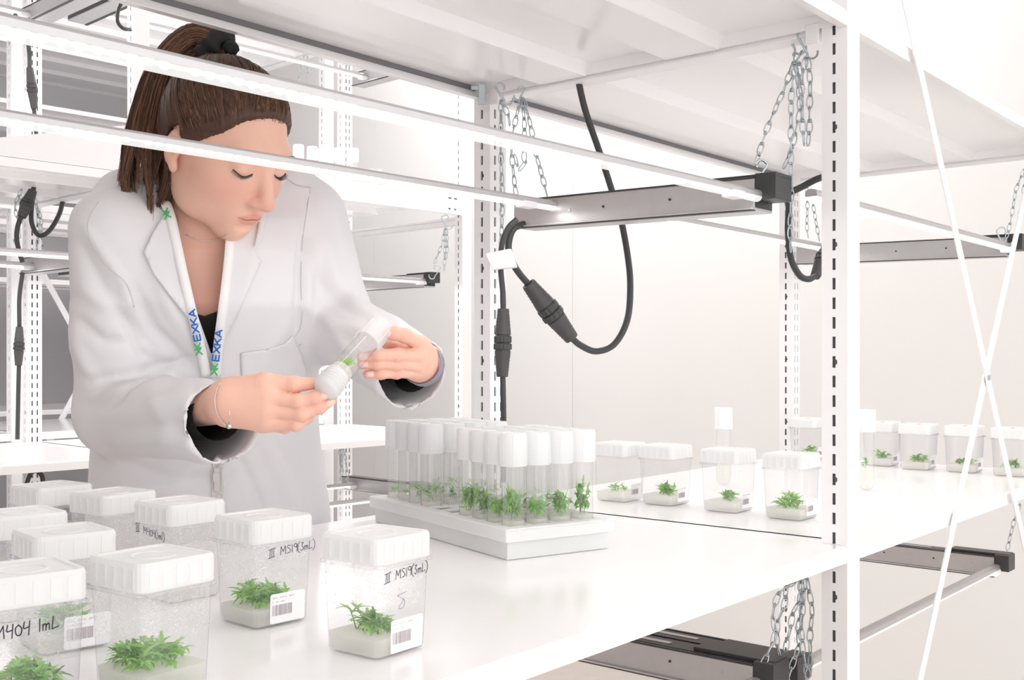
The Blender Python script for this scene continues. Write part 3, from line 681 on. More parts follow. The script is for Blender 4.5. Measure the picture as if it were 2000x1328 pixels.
def culture_box(label, near, where='lid', rz=.91, notes=(), sticker=None, spots=None, plabel='', far=False, dy=0, psc=1.0, ps=None, grp=None, red=False):
    c = place_on(near, where, rz, .0985 if where == 'lid' else 0); c.y += dy
    if dy: c.x = c.x*(c.y)/(c.y-dy)
    t = thing('culture_box', label, 'box', c, rz, grp or 'clear culture boxes on the worktop')
    inst(TUBF if far else TUB, 'tub', t); inst(LIDM, 'lid', t); inst(GELM, 'gel', t)
    face = lambda x0, z0: (lambda x, z: (Vector((x0+x, -hz_at(z0+z), z0+z)), Vector((0,-1,.03))))
    lface = lambda x0, z0: (lambda x, z: (Vector((-hz_at(z0+z), -(x0+x), z0+z)), Vector((-1,0,.03))))
    for (s, h, x0, z0, m, tt, sl) in notes:
        lf = s[0] == 'LEFT'; s = s[1:] if lf else s
        write(s, h, (lface if lf else face)(x0, z0), m, 'handwriting', t, tt, slope=sl)
    if sticker:
        x0, z0, ww, hh = sticker; mb = MB(); yb = lambda z: -hz_at(z)-.00025
        n = 3; r = .0022; poly = []
        for cx, cz, a0 in ((x0+ww-r,z0+hh-r,0),(x0+r,z0+hh-r,90),(x0+r,z0+r,180),(x0+ww-r,z0+r,270)):
            for k in range(n+1): a = math.radians(a0+90*k/n); poly.append((cx+r*math.cos(a), cz+r*math.sin(a)))
        m_ = len(poly)
        mb.add([(x, yb(z), z) for x, z in poly]+[(x, yb(z)+.0002, z) for x, z in poly], [tuple(range(m_)), tuple(range(m_, 2*m_))[::-1]]+[(i, m_+i, m_+(i+1) % m_, (i+1) % m_) for i in range(m_)])
        st = mb.build('label_sticker', M['paper'], t)
        R = random.Random(5); mb = MB(); x = x0+.0022
        while x < x0+ww*.62:
            w_ = R.choice((.0002,.0002,.0004,.0006)); zb, zt = z0+hh*.26, z0+hh*.62
            mb.add([(x, yb(zb)-.0001, zb), (x+w_, yb(zb)-.0001, zb), (x+w_, yb(zt)-.0001, zt), (x, yb(zt)-.0001, zt)], [(0,1,2,3)]); x += w_+R.choice((.0002,.0003,.0005))
        mb.build('barcode', M['grey_ink'], st)
        txt('100136    20-05-05    JB0000', .0021, st, M['pale_ink'], (x0+.0016, yb(z0+hh*.84)-.0002, z0+hh*.84), (math.pi/2-.03,0,0))
        txt('Mi     #u     Stage 3', .0020, st, M['pale_ink'], (x0+.0016, yb(z0+hh*.71)-.0002, z0+hh*.71), (math.pi/2-.03,0,0))
    if red:
        mb = MB(); mb.box((-.010, -.002, .0972), (.012, .0015, .0976)); mb.build('red_stroke', M['red'], t)
    if spots is None:
        spots = [(random.uniform(-.016,.016), random.uniform(-.016,.016), random.uniform(.6,1.0)) for _ in range(5)]
    R3 = Matrix.Rotation(rz, 3, 'Z')
    sp = [tuple((R3 @ Vector((dx*.78, dy_*.78, 0)))[:2])+(s*.88,) for dx, dy_, s in spots]
    plantlets((c.x, c.y, c.z+GH-.001), sp, plabel, plabel, psc)
    return t
INK, PEN = M['ink'], M['pencil']
n3 = lambda x0, z0, sl=.04, h=.0074, tt=.00055: [(['T3'], h*.95, x0, z0, INK, tt, .10), (list('MS19(3mL)'), h, x0+h*1.75, z0+.0012, INK, tt, sl)]
culture_box('clear box at right of the front group, marked III MS19(3mL) and 8', (737,1058), rz=math.radians(53), notes=n3(-.0235,.0625)+[(['8'], .0130, -.0080, .0385, PEN, .0005, 0)], sticker=(-.0145,.003,.0385,.0270), plabel='green plantlet in the box marked MS19 and 8', psc=1.2, spots=[(-.012,.004,1.0),(-.006,.012,.9),(-.004,-.014,.75),(-.012,-.010,.8),(.004,-.012,.6)])
culture_box('clear box marked III MS19(3mL), second from right in front group', (496,1021), rz=math.radians(48), notes=n3(-.0170,.0640), sticker=(-.0140,.003,.0385,.0270), plabel='green plantlet in the box marked MS19, without the 8', psc=1.1, spots=[(-.016,.010,1.1),(-.012,-.004,1.0),(-.004,.014,1.1),(.006,.004,1.0),(.014,.010,1.1),(.002,-.012,1.0),(.016,-.006,.8),(-.018,-.014,.8)])
culture_box('large foreground clear box without writing, plants at its bottom', (274,1106), rz=math.radians(53.5), plabel='green plantlet in the unmarked foreground box', psc=1.1, spots=[(-.018,.014,1.0),(-.010,-.002,1.1),(.002,.012,1.0),(-.010,-.018,1.0),(.010,-.014,1.1),(.018,-.006,1.0),(.014,.012,.9)])
culture_box('clear box marked M1, behind the unmarked foreground box', (69,1053), rz=math.radians(41), notes=[(['C',' ','M','1'], .0078, -.020, .058, INK, .0010, 0)], sticker=(-.010,.003,.0385,.0270), plabel='green plantlet in the box marked M1', spots=[(-.010,.004,1.),(.004,-.006,1.1),(.012,.010,1.1),(-.014,-.012,.9),(.004,.014,.9),(.014,-.012,1.)])
culture_box('clear box at bottom left corner marked M404 1mL', (-30,1137), rz=math.radians(41), notes=[(list('M404 1mL'), .0085, -.0280, .058, INK, .0008, 0.05)], plabel='green plantlet in the box marked M404 1mL', spots=[(-.010,.004,1.),(.004,-.006,1.1),(.012,.010,1.1),(.006,.014,.9),(.016,-.012,1.)])
culture_box('clear box farthest at upper left of the front group', (79,949), rz=math.radians(54), plabel='green plantlet in the farthest box of the front group', dy=-.035, spots=[(0,0,.6)])
culture_box('clear box with dewy walls, second farthest of the front group', (206,966), rz=math.radians(56), plabel='green plantlet in the dewy second farthest box', dy=-.02, spots=[(0,0,.6)])
culture_box('clear box marked III M404(1ml), in front of the lab coat', (334,990), rz=math.radians(52), notes=[(['LEFT','T3'], .0078, -.0290, .0680, INK, .0006, .02), (['LEFT']+list('M404(1ml)'), .0072, -.0150, .0670, INK, .00055, -.12)], plabel='green plantlet in the marked box standing before the lab coat', spots=[(0,0,.6)])
culture_box('clear box cut by the left edge, third row of the front group', (-8,1014), rz=math.radians(45), notes=[(['C'], .008, .0155, .058, INK, .0009, 0)], plabel='green plantlet in the box cut by the left edge', spots=[(0,0,.6)])
RW = F1.rz
pale = [(['T3'], .006, -.010, .062, M['pale_ink'], .0004, 0)]
stk = (-.012,.006,.036,.024)
for lab, nr, sp in (('box with a small browning plantlet, leftmost of the four beside tube rack', (1220,983.5), [(-.006,0,.75),(.008,-.008,.5)]),
                    ('box with bushy plants, second of the four from the tube rack', (1312,991), [(-.008,.010,.8),(.0,-.006,1.0),(-.010,-.010,.9),(.006,0,.9)]),
                    ('box with one green tuft, third of the four from the tube rack', (1438,1005), [(-.006,-.008,.9),(.004,0,.8)]),
                    ('box with tall feathery plants, closest to the near upright', (1565,1020), [(-.010,.0,1.1),(-.004,-.010,1.1),(.002,.004,1.0)])):
    culture_box('clear '+lab, nr, 'base', RW, notes=[], sticker=stk, spots=sp, plabel='plantlet in the '+lab, far=True, psc=1.15)
for lab, nr, sp in (('box far behind, left of the near upright', (1590,893), [(0,0,.9),(.006,-.008,.7)]),
                    ('box with round leaves, first right of the near upright', (1738,904), [(-.008,.008,.8),(0,0,.9),(-.01,-.008,.8)]),
                    ('box with low wide plants, second right of the near upright', (1811,911), [(-.008,.012,.8),(0,0,.9),(-.01,-.01,.8),(.008,0,.8)]),
                    ('box behind the crossed braces, third right of the near upright', (1903,916), [(-.008,.010,.6),(0,0,.8),(-.01,-.010,.7)]),
                    ('box at the right picture edge behind the braces', (1998,923), [(-.008,.012,.8),(-.008,-.010,.9)])):
    culture_box('clear '+lab, nr, 'base', RW, sticker=stk, spots=sp, plabel='plantlet in the '+lab, far=True, psc=1.2, red=True, dy=-.10)

# ------------------------------------------------------------------ test tubes with frosted caps
def tube_meshes():
    r = .0120; prof = [(.0004,0),(.004,.0007),(.008,.003),(.0108,.007),(r,.012),(r,.08),(r,.118)]
    g = MB(); g.lathe(prof, 20); glass = g.mesh('glass_tube', True, [M['glass']])
    c = MB(); rc = .0146; n = 24
    c.lathe([(.0128,.107),(rc-.0004,.107),(rc,.1075),(rc-.0004,.146),(rc-.0012,.1478),(rc-.0035,.1480),(rc-.004,.1470),(.0001,.1470)], n)
    for k in range(8):
        a = 2*math.pi*k/8; c.tube([((rc-.0001)*math.cos(a),(rc-.0001)*math.sin(a),.1085),((rc-.0005)*math.cos(a),(rc-.0005)*math.sin(a),.1455)], .0005, 4)
    cap = c.mesh('cap', True, [M['cap']]); cap.set_sharp_from_angle(angle=.6)
    e = MB(); e.lathe([(.0001,.0015),(.0075,.0042),(.0105,.009),(.0112,.013),(.0112,.040),(.0001,.040)], 16); gel = e.mesh('gel', False, [M['gel']])
    return glass, cap, gel
TG, TC, TGEL = tube_meshes()
def test_tube(label, loc, group=None, rot=(0,0,0), gel=True, plant=None, plabel='', s=1.0, pool=None, capped=True, twin=False):
    t = thing('test_tube', label, 'test tube', loc, 0, group); t.rotation_euler = rot; t.scale = (s*1.165, s*1.165, s)
    inst(TG, 'glass_tube', t)
    if capped: inst(TC, 'cap', t)
    if gel: inst(TGEL, 'gel', t)
    if plant:
        pm_ = random.choice(pool or PT); rad = max(math.hypot(v.co.x, v.co.y) for v in pm_.vertices); sx = min(plant*.95, .0135/rad)
        o = inst(pm_, 'plantlet', None, (loc[0], loc[1], loc[2]+(.0395 if gel else .004)*s), (0, 0, random.uniform(0, 6.28))); o.scale = (sx, sx, plant*1.55)
        tag(o, plabel, 'plant', plabel)
        if twin:
            o2 = o.copy(); C.objects.link(o2); o2.rotation_euler.z += 2.4; o2.location.z += .004; o2.scale.z *= .75
    return t
rl = Vector((-.54,.84,0)).normalized(); rs_ = Vector((.84,.54,0)).normalized()
N0 = Vector((.0015, 1.355, ZT+.0006)); SPC = .0352; MG = .030
rack = thing('tube_rack', 'long frosted plastic rack holding capped test tubes on the worktop', 'rack', N0, math.atan2(rs_.y, rs_.x))
NR, NC = 10, 4
xs = [-MG]+[v for c in range(NC) for v in (c*SPC-.0145, c*SPC+.0145)]+[(NC-1)*SPC+MG]
ys = [-MG]+[v for c in range(NR) for v in (c*SPC-.0145, c*SPC+.0145)]+[(NR-1)*SPC+MG]
X1, Y1 = xs[-1], ys[-1]
mb = MB()
for i in range(0, len(xs), 2): mb.box((xs[i], -MG, .0355), (xs[i+1], Y1, .0385))
for j in range(0, len(ys), 2):
    for i in range(1, len(xs)-1, 2): mb.box((xs[i], ys[j], .0355), (xs[i+1], ys[j+1], .0385))
mb.box((-MG, -MG, .022), (X1, -MG+.002, .0355)); mb.box((-MG, -MG, .022), (-MG+.002, Y1, .0355)); mb.box((-MG, Y1-.002, .022), (X1, Y1, .0355)); mb.box((X1-.002, -MG, .022), (X1, Y1, .0355))
mb.build('top_tray', M['rack'], rack, bevel=.0008)
mb = MB(); q = .006
mb.box((-MG+q, -MG+q, 0), (X1-q, Y1-q, .002))
for (a, b, c_, d) in ((-MG+q,-MG+q,X1-q,-MG+q+.0016),(-MG+q,-MG+q,-MG+q+.0016,Y1-q),(-MG+q,Y1-q-.0016,X1-q,Y1-q),(X1-q-.0016,-MG+q,X1-q,Y1-q)): mb.box((a,b,0),(c_,d,.0222))
mb.build('base_tray', M['rack'], rack, bevel=.0008)
ORD = ('first','second','third','fourth','fifth','sixth','seventh','eighth')
for r_ in range(NR):
    if r_ in (4, 5): continue
    for c_ in range(NC):
        p = N0+rs_*(c_*SPC)+rl*(r_*SPC)+Vector((0,0,.0035))
        grp = 'capped test tubes in the rack'
        pos_ = '%s row from the camera, %s' % (ORD[r_ if r_ < 4 else r_-2], ('leftmost', 'second from left', 'second from right', 'rightmost')[c_])
        lb = 'capped glass tube in the rack, '+pos_
        big = 1.25 if (r_ == 0 or c_ == 0) else 1.0
        if (r_, c_) == (0, 0): big = 1.7
        if r_ > 5: big = .8
        test_tube(lb, p, grp, pool=PTD if (r_ == 0 or c_ == 0) and r_ < 4 else PT, plant=min(big, 1.4)*random.uniform(.80,1.10), plabel='green plantlet in the rack tube, '+pos_, twin=(r_ == 0 or c_ == 0) and r_ < 4)
for (x, yt, Yd, lab) in ((1413,782,2.10,'single capped tube standing alone on the far worktop'), (1692,790,2.02,'single capped tube standing just right of the near upright')):
    p = W(x, 700, Yd); test_tube(lab, (p.x, p.y, ZT), None, plant=.8, plabel='plantlet in the '+lab, gel=True)
for k, (x, Yd, cp) in enumerate(((583,3.44,1),(610,3.47,1),(632,3.50,1),(662,3.50,1),(690,3.50,1),(727,3.56,0),(741,3.56,0))):
    p = W(x, 380, Yd); lab = '%s tube on the shelf behind the woman, %s from the left' % ('capped' if cp else 'open', ORD[k])
    test_tube(lab, (p.x, p.y, H+.5125), 'tubes on the shelf behind the woman', gel=False, plant=1.9, plabel='plantlet in the '+lab, capped=bool(cp), s=1.0 if cp else .8)
# ------------------------------------------------------------------ the woman: smooth distance fields turned into meshes
import numpy as np
A_ = lambda p: np.array(p, dtype=np.float32)
def smin(a, b, k): 
    h = np.clip(.5+.5*(b-a)/k, 0, 1); return b+(a-b)*h-k*h*(1-h)
def smax(a, b, k): return -smin(-a, -b, k)
def sd_cone(P, a, b, r1, r2):
    a, b = A_(a), A_(b); ab = b-a; t = np.clip(((P-a)@ab)/float(ab@ab), 0, 1)
    return np.linalg.norm(P-a-t[..., None]*ab, axis=-1)-(r1+(r2-r1)*t)
def sd_ell(P, c, r, R=None):
    q = P-A_(c)
    if R is not None: q = q@A_(R)
    r = A_(r); k0 = np.linalg.norm(q/r, axis=-1); k1 = np.linalg.norm(q/(r*r), axis=-1)+1e-6
    return k0*(k0-1)/k1
def surface_nets(fn, lo, hi, h):
    lo = np.array(lo, float); n = np.ceil((np.array(hi)-lo)/h).astype(int)+1
    ax = [lo[i]+np.arange(n[i])*h for i in range(3)]
    D = np.empty(n, np.float32); step = max(1, int(900000/(n[1]*n[2])))
    YY, ZZ = np.meshgrid(ax[1], ax[2], indexing='ij')
    for i in range(0, n[0], step):
        xs = ax[0][i:i+step]; P = np.empty((len(xs), n[1], n[2], 3), np.float32)
        P[..., 0] = xs[:, None, None]; P[..., 1] = YY; P[..., 2] = ZZ
        D[i:i+step] = fn(P)
    s = D < 0
    c = [D[a:n[0]-1+a, b:n[1]-1+b, d:n[2]-1+d] for a in (0,1) for b in (0,1) for d in (0,1)]
    cnt = sum((q < 0).astype(np.int8) for q in c); act = (cnt > 0) & (cnt < 8)
    idx = -np.ones(act.shape, np.int64); I = np.argwhere(act); idx[act] = np.arange(len(I))
    off = [(a,b,d) for a in (0,1) for b in (0,1) for d in (0,1)]
    V = np.zeros((len(I), 3)); K = np.zeros(len(I)); cv = [q[act] for q in c]
    for i in range(8):
        for j in range(i+1, 8):
            df = np.abs(np.array(off[i])-np.array(off[j]))
            if df.sum() != 1: continue
            m = (cv[i] < 0) != (cv[j] < 0); t = cv[i][m]/(cv[i][m]-cv[j][m])
            V[m] += np.array(off[i])+t[:, None]*(np.array(off[j])-np.array(off[i])); K[m] += 1
    V = lo+(I+V/K[:, None])*h
    F = []
    for axis in range(3):
        sl0 = [slice(1, -1)]*3; sl0[axis] = slice(0, -1); sl1 = list(sl0); sl1[axis] = slice(1, None)
        a, b = s[tuple(sl0)], s[tuple(sl1)]; ch = a != b; J = np.argwhere(ch); J = J+np.array([0 if k == axis else 1 for k in range(3)])
        u, v = [k for k in range(3) if k != axis]
        def cell(du, dv):
            q = J.copy(); q[:, u] -= du; q[:, v] -= dv; return idx[q[:, 0], q[:, 1], q[:, 2]]
        Q = np.stack([cell(1,1), cell(0,1), cell(0,0), cell(1,0)], 1); fl = a[ch]
        if axis == 1: fl = ~fl
        Q[~fl] = Q[~fl][:, ::-1]; F.append(Q)
    F = np.concatenate(F); F = F[(F >= 0).all(1)]
    return V, F
def smooth(V, F, it=1, lam=.5):
    n = len(V)
    for _ in range(it):
        S = np.zeros_like(V); K = np.zeros(n)
        for i in range(4):
            a, b = F[:, i], F[:, (i+1) % 4]
            for ax in range(3): S[:, ax] += np.bincount(a, V[b, ax], n)+np.bincount(b, V[a, ax], n)
            K += np.bincount(a, minlength=n)+np.bincount(b, minlength=n)
        V = V+lam*(S/np.maximum(K, 1)[:, None]-V)
    return V
def normals(V, F):
    n = np.cross(V[F[:, 2]]-V[F[:, 0]], V[F[:, 3]]-V[F[:, 1]]); N = np.zeros_like(V)
    for i in range(4):
        for ax in range(3): N[:, ax] += np.bincount(F[:, i], n[:, ax], len(V))
    return N/np.maximum(np.linalg.norm(N, axis=1), 1e-9)[:, None]
def npmesh(name, V, F, mats, smooth_=True, mi=None):
    me = bpy.data.meshes.new(name); me.vertices.add(len(V)); me.vertices.foreach_set('co', V.astype(np.float32).ravel())
    me.loops.add(F.size); me.loops.foreach_set('vertex_index', F.astype(np.int32).ravel())
    me.polygons.add(len(F)); me.polygons.foreach_set('loop_start', np.arange(0, F.size, F.shape[1], dtype=np.int32))
    me.polygons.foreach_set('use_smooth', np.ones(len(F), bool))
    for m in mats: me.materials.append(m)
    if mi is not None: me.polygons.foreach_set('material_index', mi.astype(np.int32))
    me.update(calc_edges=True); me.validate(); return me
def pxv(V): return np.stack([1000+V[:, 0]/V[:, 1]*FOC, HZ-(V[:, 2]-H)/V[:, 1]*FOC], 1)
def in_poly(p, poly):
    x, y = p[:, 0], p[:, 1]; r = np.zeros(len(p), bool); n = len(poly)
    for i in range(n):
        (x0, y0), (x1, y1) = poly[i], poly[(i+1) % n]
        c = ((y0 > y) != (y1 > y)) & (x < (x1-x0)*(y-y0)/(y1-y0+1e-9)+x0); r ^= c
    return r
def seg_dist(p, a, b):
    a, b = np.array(a, float), np.array(b, float); ab = b-a; t = np.clip(((p-a)@ab)/(ab@ab), 0, 1)
    return np.linalg.norm(p-a-t[:, None]*ab, axis=1), t

FEET = Vector((-.47, 1.76, 0))
woman = thing('person', 'woman in a white lab coat looking down at a held glass tube, brown ponytail', 'person', FEET)
def wpart(name, me, label=None, parent=None):
    o = bpy.data.objects.new(name, me); C.objects.link(o); o.parent = parent or woman
    o.location = (0,0,0) if parent else -FEET
    if label: o['label'] = label
    return o

# --- skin, hair, cloth
skin = mat('skin', (.88,.55,.435), .45, spec=.3, noise=(60, (.85,.52,.405), .03), sss=.25, srad=(.012,.005,.003), sscale=.5)
nt = skin.node_tree; bs = nt.nodes['Principled BSDF']; base_sock = bs.inputs['Base Color'].links[0].from_socket
at_ = nt.nodes.new('ShaderNodeAttribute'); at_.attribute_name = 'blush'; mx = nt.nodes.new('ShaderNodeMix'); mx.data_type = 'RGBA'
mx.inputs[7].default_value = (.66,.235,.20,1); nt.links.new(at_.outputs['Fac'], mx.inputs[0]); nt.links.new(base_sock, mx.inputs[6]); nt.links.new(mx.outputs[2], bs.inputs['Base Color'])
M['skin'] = skin
M['nail'] = mat('nail', (.86,.60,.54), .22, spec=.6)
M['hair'] = mat('brown_hair', (.115,.056,.036), .45, spec=.35, noise=(160, (.050,.024,.015), .2))
M['hair2'] = mat('brown_hair_light', (.26,.135,.082), .42, spec=.4)
M['lash'] = mat('lashes', (.03,.02,.018), .6)
M['brow'] = mat('brow_hair', (.22,.12,.085), .7)
M['cloth'] = mat('white_cotton', (.79,.777,.80), .85, spec=.2, noise=(500, (.775,.762,.785), .06))
M['blackcloth'] = mat('black_cloth', (.018,.018,.018), .85)
M['lanyard'] = mat('lanyard_ribbon', (.90,.895,.90), .6)
M['blue'] = mat('blue_print', (.012,.14,.50), .5); M['green'] = mat('green_print', (.09,.46,.16), .5)
M['silver'] = mat('silver', (.75,.70,.66), .25, .9)

# --- head frame (her left, forward, up) from the pose in the photograph
yaw, pit, rol = 1.0464, .519, -.128
Rz = Matrix.Rotation(yaw, 3, 'Z'); Rx = Matrix.Rotation(pit, 3, 'X'); Ry = Matrix.Rotation(rol, 3, 'Y')
HB3 = Matrix(((1,0,0),(0,-1,0),(0,0,1)))
HR = Rz @ Rx @ Ry @ HB3; HC = Vector((-.3825, 1.47, .2789+H)); HS = .975
hw = lambda l, f, u: HC+(HR @ Vector((l, f, u)))*HS
HRn = np.array(HR, dtype=np.float32); HCn = A_(HC)
def to_head(P): return ((P-HCn)@HRn)/HS

def f_cranium(q): return sd_ell(q, (0,-.014,.036), (.0715,.090,.078))
def f_head(q):
    ab = q.copy(); ab[..., 0] = np.abs(ab[..., 0])
    d = f_cranium(q)
    d = smin(d, sd_ell(q, (0,.026,-.022), (.0585,.058,.078)), .030)
    d = smin(d, sd_ell(ab, (.034,.042,-.032), (.026,.030,.028)), .025)      # cheeks
    d = smin(d, sd_ell(ab, (.038,.008,-.070), (.020,.034,.026)), .030)      # jaw
    d = smin(d, sd_ell(q, (0,.050,-.096), (.021,.022,.019)), .028)          # chin
    d = smin(d, sd_ell(q, (0,.060,-.066), (.026,.022,.024)), .020)          # muzzle
    d = smin(d, sd_ell(ab, (.026,.068,.022), (.024,.014,.009)), .022)       # brow
    d = smax(d, -sd_ell(ab, (.033,.094,.002), (.0150,.0155,.0115)), .010)   # sockets
    d = smin(d, sd_ell(ab, (.0325,.0680,.0005), (.0135,.0130,.0120)), .004) # closed lids
    d = smin(d, sd_cone(q, (0,.079,.012), (0,.1010,-.036), .0070, .0098), .012)  # nose bridge
    d = smin(d, sd_ell(q, (0,.1010,-.0385), (.0108,.0105,.0088)), .006)     # tip
    d = smin(d, sd_ell(ab, (.0115,.0890,-.0420), (.0066,.0095,.0066)), .009) # wings
    d = smax(d, -sd_cone(q, (0,.0865,-.050), (0,.0845,-.060), .0022, .0030), .006)  # philtrum
    d = smin(d, sd_ell(q, (0,.0765,-.0640), (.0205,.0085,.0048)), .0055)    # upper lip
    d = smin(d, sd_ell(q, (0,.0745,-.0730), (.0185,.0085,.0058)), .0055)    # lower lip
    d = smax(d, -sd_ell(q, (0,.0790,-.0835), (.016,.006,.0045)), .008)      # under the lip
    # ears
    e = sd_ell(ab, (.0700,-.022,-.012), (.0080,.0135,.0250))
    e = smax(e, -sd_ell(ab, (.0770,-.018,-.009), (.0050,.0080,.0155)), .004)
    e = smin(e, sd_ell(ab, (.0690,-.013,-.0370), (.0045,.0070,.0080)), .006)
    d = smin(d, e, .005)
    return d*HS
# --- torso, shared by the skin and the coat
TY = 30
Rt = Matrix.Rotation(math.radians(TY), 3, 'Z')
Rtn = np.array(Rt, dtype=np.float32)
rows = [ # photo row, photo x of the axis, depth, half width, half depth
 (350, 395, 1.590, .020, .020), (385, 393, 1.585, .085, .055), (430, 395, 1.580, .148, .085), (500, 400, 1.585, .162, .108), (600, 402, 1.60, .160, .118),
 (700, 405, 1.635, .150, .110), (800, 408, 1.66, .150, .105), (900, 408, 1.67, .158, .112), (1000, 412, 1.68, .168, .118), (1250, 415, 1.70, .180, .125), (1650, 418, 1.70, .185, .13)]
tw = [W(x, y, Yd) for y, x, Yd, _, _ in rows]
tz = np.array([p.z for p in tw])[::-1]; tx = np.array([p.x for p in tw])[::-1]; ty_ = np.array([p.y for p in tw])[::-1]
ta = np.array([r[3] for r in rows])[::-1]; tb = np.array([r[4] for r in rows])[::-1]
def f_torso(P, grow=0.0, z0=.62):
    z = P[..., 2]; cx, cy = np.interp(z, tz, tx), np.interp(z, tz, ty_); a = np.maximum(np.interp(z, tz, ta)+grow, .012); b = np.maximum(np.interp(z, tz, tb)+grow, .012)
    dx, dy = P[..., 0]-cx, P[..., 1]-cy
    c, s_ = math.cos(math.radians(TY)), math.sin(math.radians(TY)); u = dx*c+dy*s_; v = -dx*s_+dy*c
    k = ((np.abs(u)/a)**2.4+(np.abs(v)/b)**2.4)**(1/2.4)
    d = (k-1)*np.minimum(a, b)*.85
    return np.maximum(np.maximum(d, z0-z), z-tz[-1])
nb = W(388, 470, 1.575); nt_ = hw(0,-.028,-.035)
def f_bust(P):
    q = to_head(P); d = f_head(q)
    nk = sd_cone(P, nb, nt_, .056, .050)
    d = smin(d, nk, .022)
    t = f_torso(P, -.016, .9); t = smin(t, sd_cone(P, W(300,470,1.54), W(500,455,1.60), .040, .040), .03)
    return smin(d, t, .030)
V, F = surface_nets(f_bust, (-.60, 1.33, 1.06), (-.22, 1.72, 1.60), .0022)
V = smooth(V, F, 1, .35)
qh = to_head(V.astype(np.float32)); N = normals(V, F)
# colour attribute: lips, cheeks, nose tip, ears
q = qh; al = np.abs(q[:, 0])
lip = np.clip(1-((al/.0225)**2+((q[:, 2]+.0690)/.0098)**2), 0, 1)*(q[:, 1] > .060)
lip = np.clip(lip*3, 0, 1)*.55
cheek = np.exp(-(((al-.045)/.022)**2+((q[:, 2]+.030)/.022)**2))*.30*(q[:, 1] > .01)
nose_ = np.exp(-((q[:, 0]/.014)**2+((q[:, 2]+.040)/.012)**2))*.25*(q[:, 1] > .08)
ear_ = np.exp(-(((q[:, 1]+.022)/.02)**2+((q[:, 2]+.005)/.03)**2))*.35*(al > .066)
neck = np.clip((-.10-q[:, 2])/.10, 0, 1)*.22
blush_h = np.clip(lip+cheek+nose_+ear_+neck, 0, 1)
parts_skin = [(V, F, blush_h)]

# --- hands
def bent(px): return [W(*p) for p in px]
def hand(fingers, thumb, wrist, palm, web, h=.00115, voxel_pad=.02):
    """fingers: lists of joints ((px,py,Y),...) with radii; palm: cones between joints"""
    chains = [([W(*j) for j in js], [r*.90 for r in rs]) for js, rs in fingers]+[([W(*j) for j in thumb[0]], thumb[1])]
    pc = [(W(*a), W(*b), r1, r2) for a, b, r1, r2 in palm]
    allp = [p for js, _ in chains for p in js]+[p for a, b, _, _ in pc for p in (a, b)]
    lo = [min(p[i] for p in allp)-voxel_pad for i in range(3)]; hi = [max(p[i] for p in allp)+voxel_pad for i in range(3)]
    def fn(P):
        d = None
        for a, b, r1, r2 in pc:
            e = sd_cone(P, a, b, r1, r2); d = e if d is None else smin(d, e, .014)
        out = d
        fs = []
        for js, rs in chains:
            f = None
            for i in range(len(js)-1):
                e = sd_cone(P, js[i], js[i+1], rs[i], rs[i+1]); f = e if f is None else smin(f, e, .0035)
            # knuckle swell
            for i in range(1, len(js)-1):
                f = smin(f, np.linalg.norm(P-A_(js[i]), axis=-1)-rs[i]*1.02, .004)
            fs.append(f)
        for k, f in enumerate(fs):
            out = smin(out, f, .0065) if False else out
        # fingers stay apart from each other but melt into the palm
        res = None
        for f in fs:
            e = smin(d, f, .0055); res = e if res is None else np.minimum(res, e)
        return res
    V, F = surface_nets(fn, lo, hi, h); V = smooth(V, F, 1, .4)
    N = normals(V, F)
    bl = np.zeros(len(V))
    for js, rs in chains:
        for i, j in enumerate(js):
            if i == 0: continue
            dd = np.linalg.norm(V-np.array(j), axis=1); bl += np.exp(-(dd/(.010))**2)*(.30 if i == len(js)-1 else .20)
        # skin creases over the middle joint
        for i in range(1, len(js)-1):
            ax = (js[i+1]-js[i-1]).normalized(); axn = np.array(ax); t = (V-np.array(js[i]))@axn; dd = np.linalg.norm(V-np.array(js[i]), axis=1)
            for o_ in (-.0028, 0, .0028): V = V-N*(np.exp(-((t-o_)/.0005)**2)*(dd < rs[i]*1.5)*(N[:, 1] < -.1)*.00035)[:, None]
    return V, F, np.clip(bl+.06, 0, .6)
def nail(center, along, out, w_, l_):
    c, a, o_ = Vector(center), Vector(along).normalized(), Vector(out).normalized(); s = a.cross(o_).normalized(); o_ = s.cross(a).normalized()
    vs = []; fs = []; n = 6; m = 6
    for i in range(m+1):
        for j in range(n+1):
            u = i/m*2-1; v = j/n*2-1; ww = w_*(1-.22*max(0, u)**2-.15*max(0, -u)**3)
            vs.append(c+a*(u*l_/2)+s*(v*ww/2)-o_*(abs(v)**2*w_*.24)-o_*(max(0, u)**2*.0008))
    for i in range(m):
        for j in range(n): k = i*(n+1)+j; fs.append((k, k+1, k+n+2, k+n+1))
    return vs, fs
Yr = 1.292
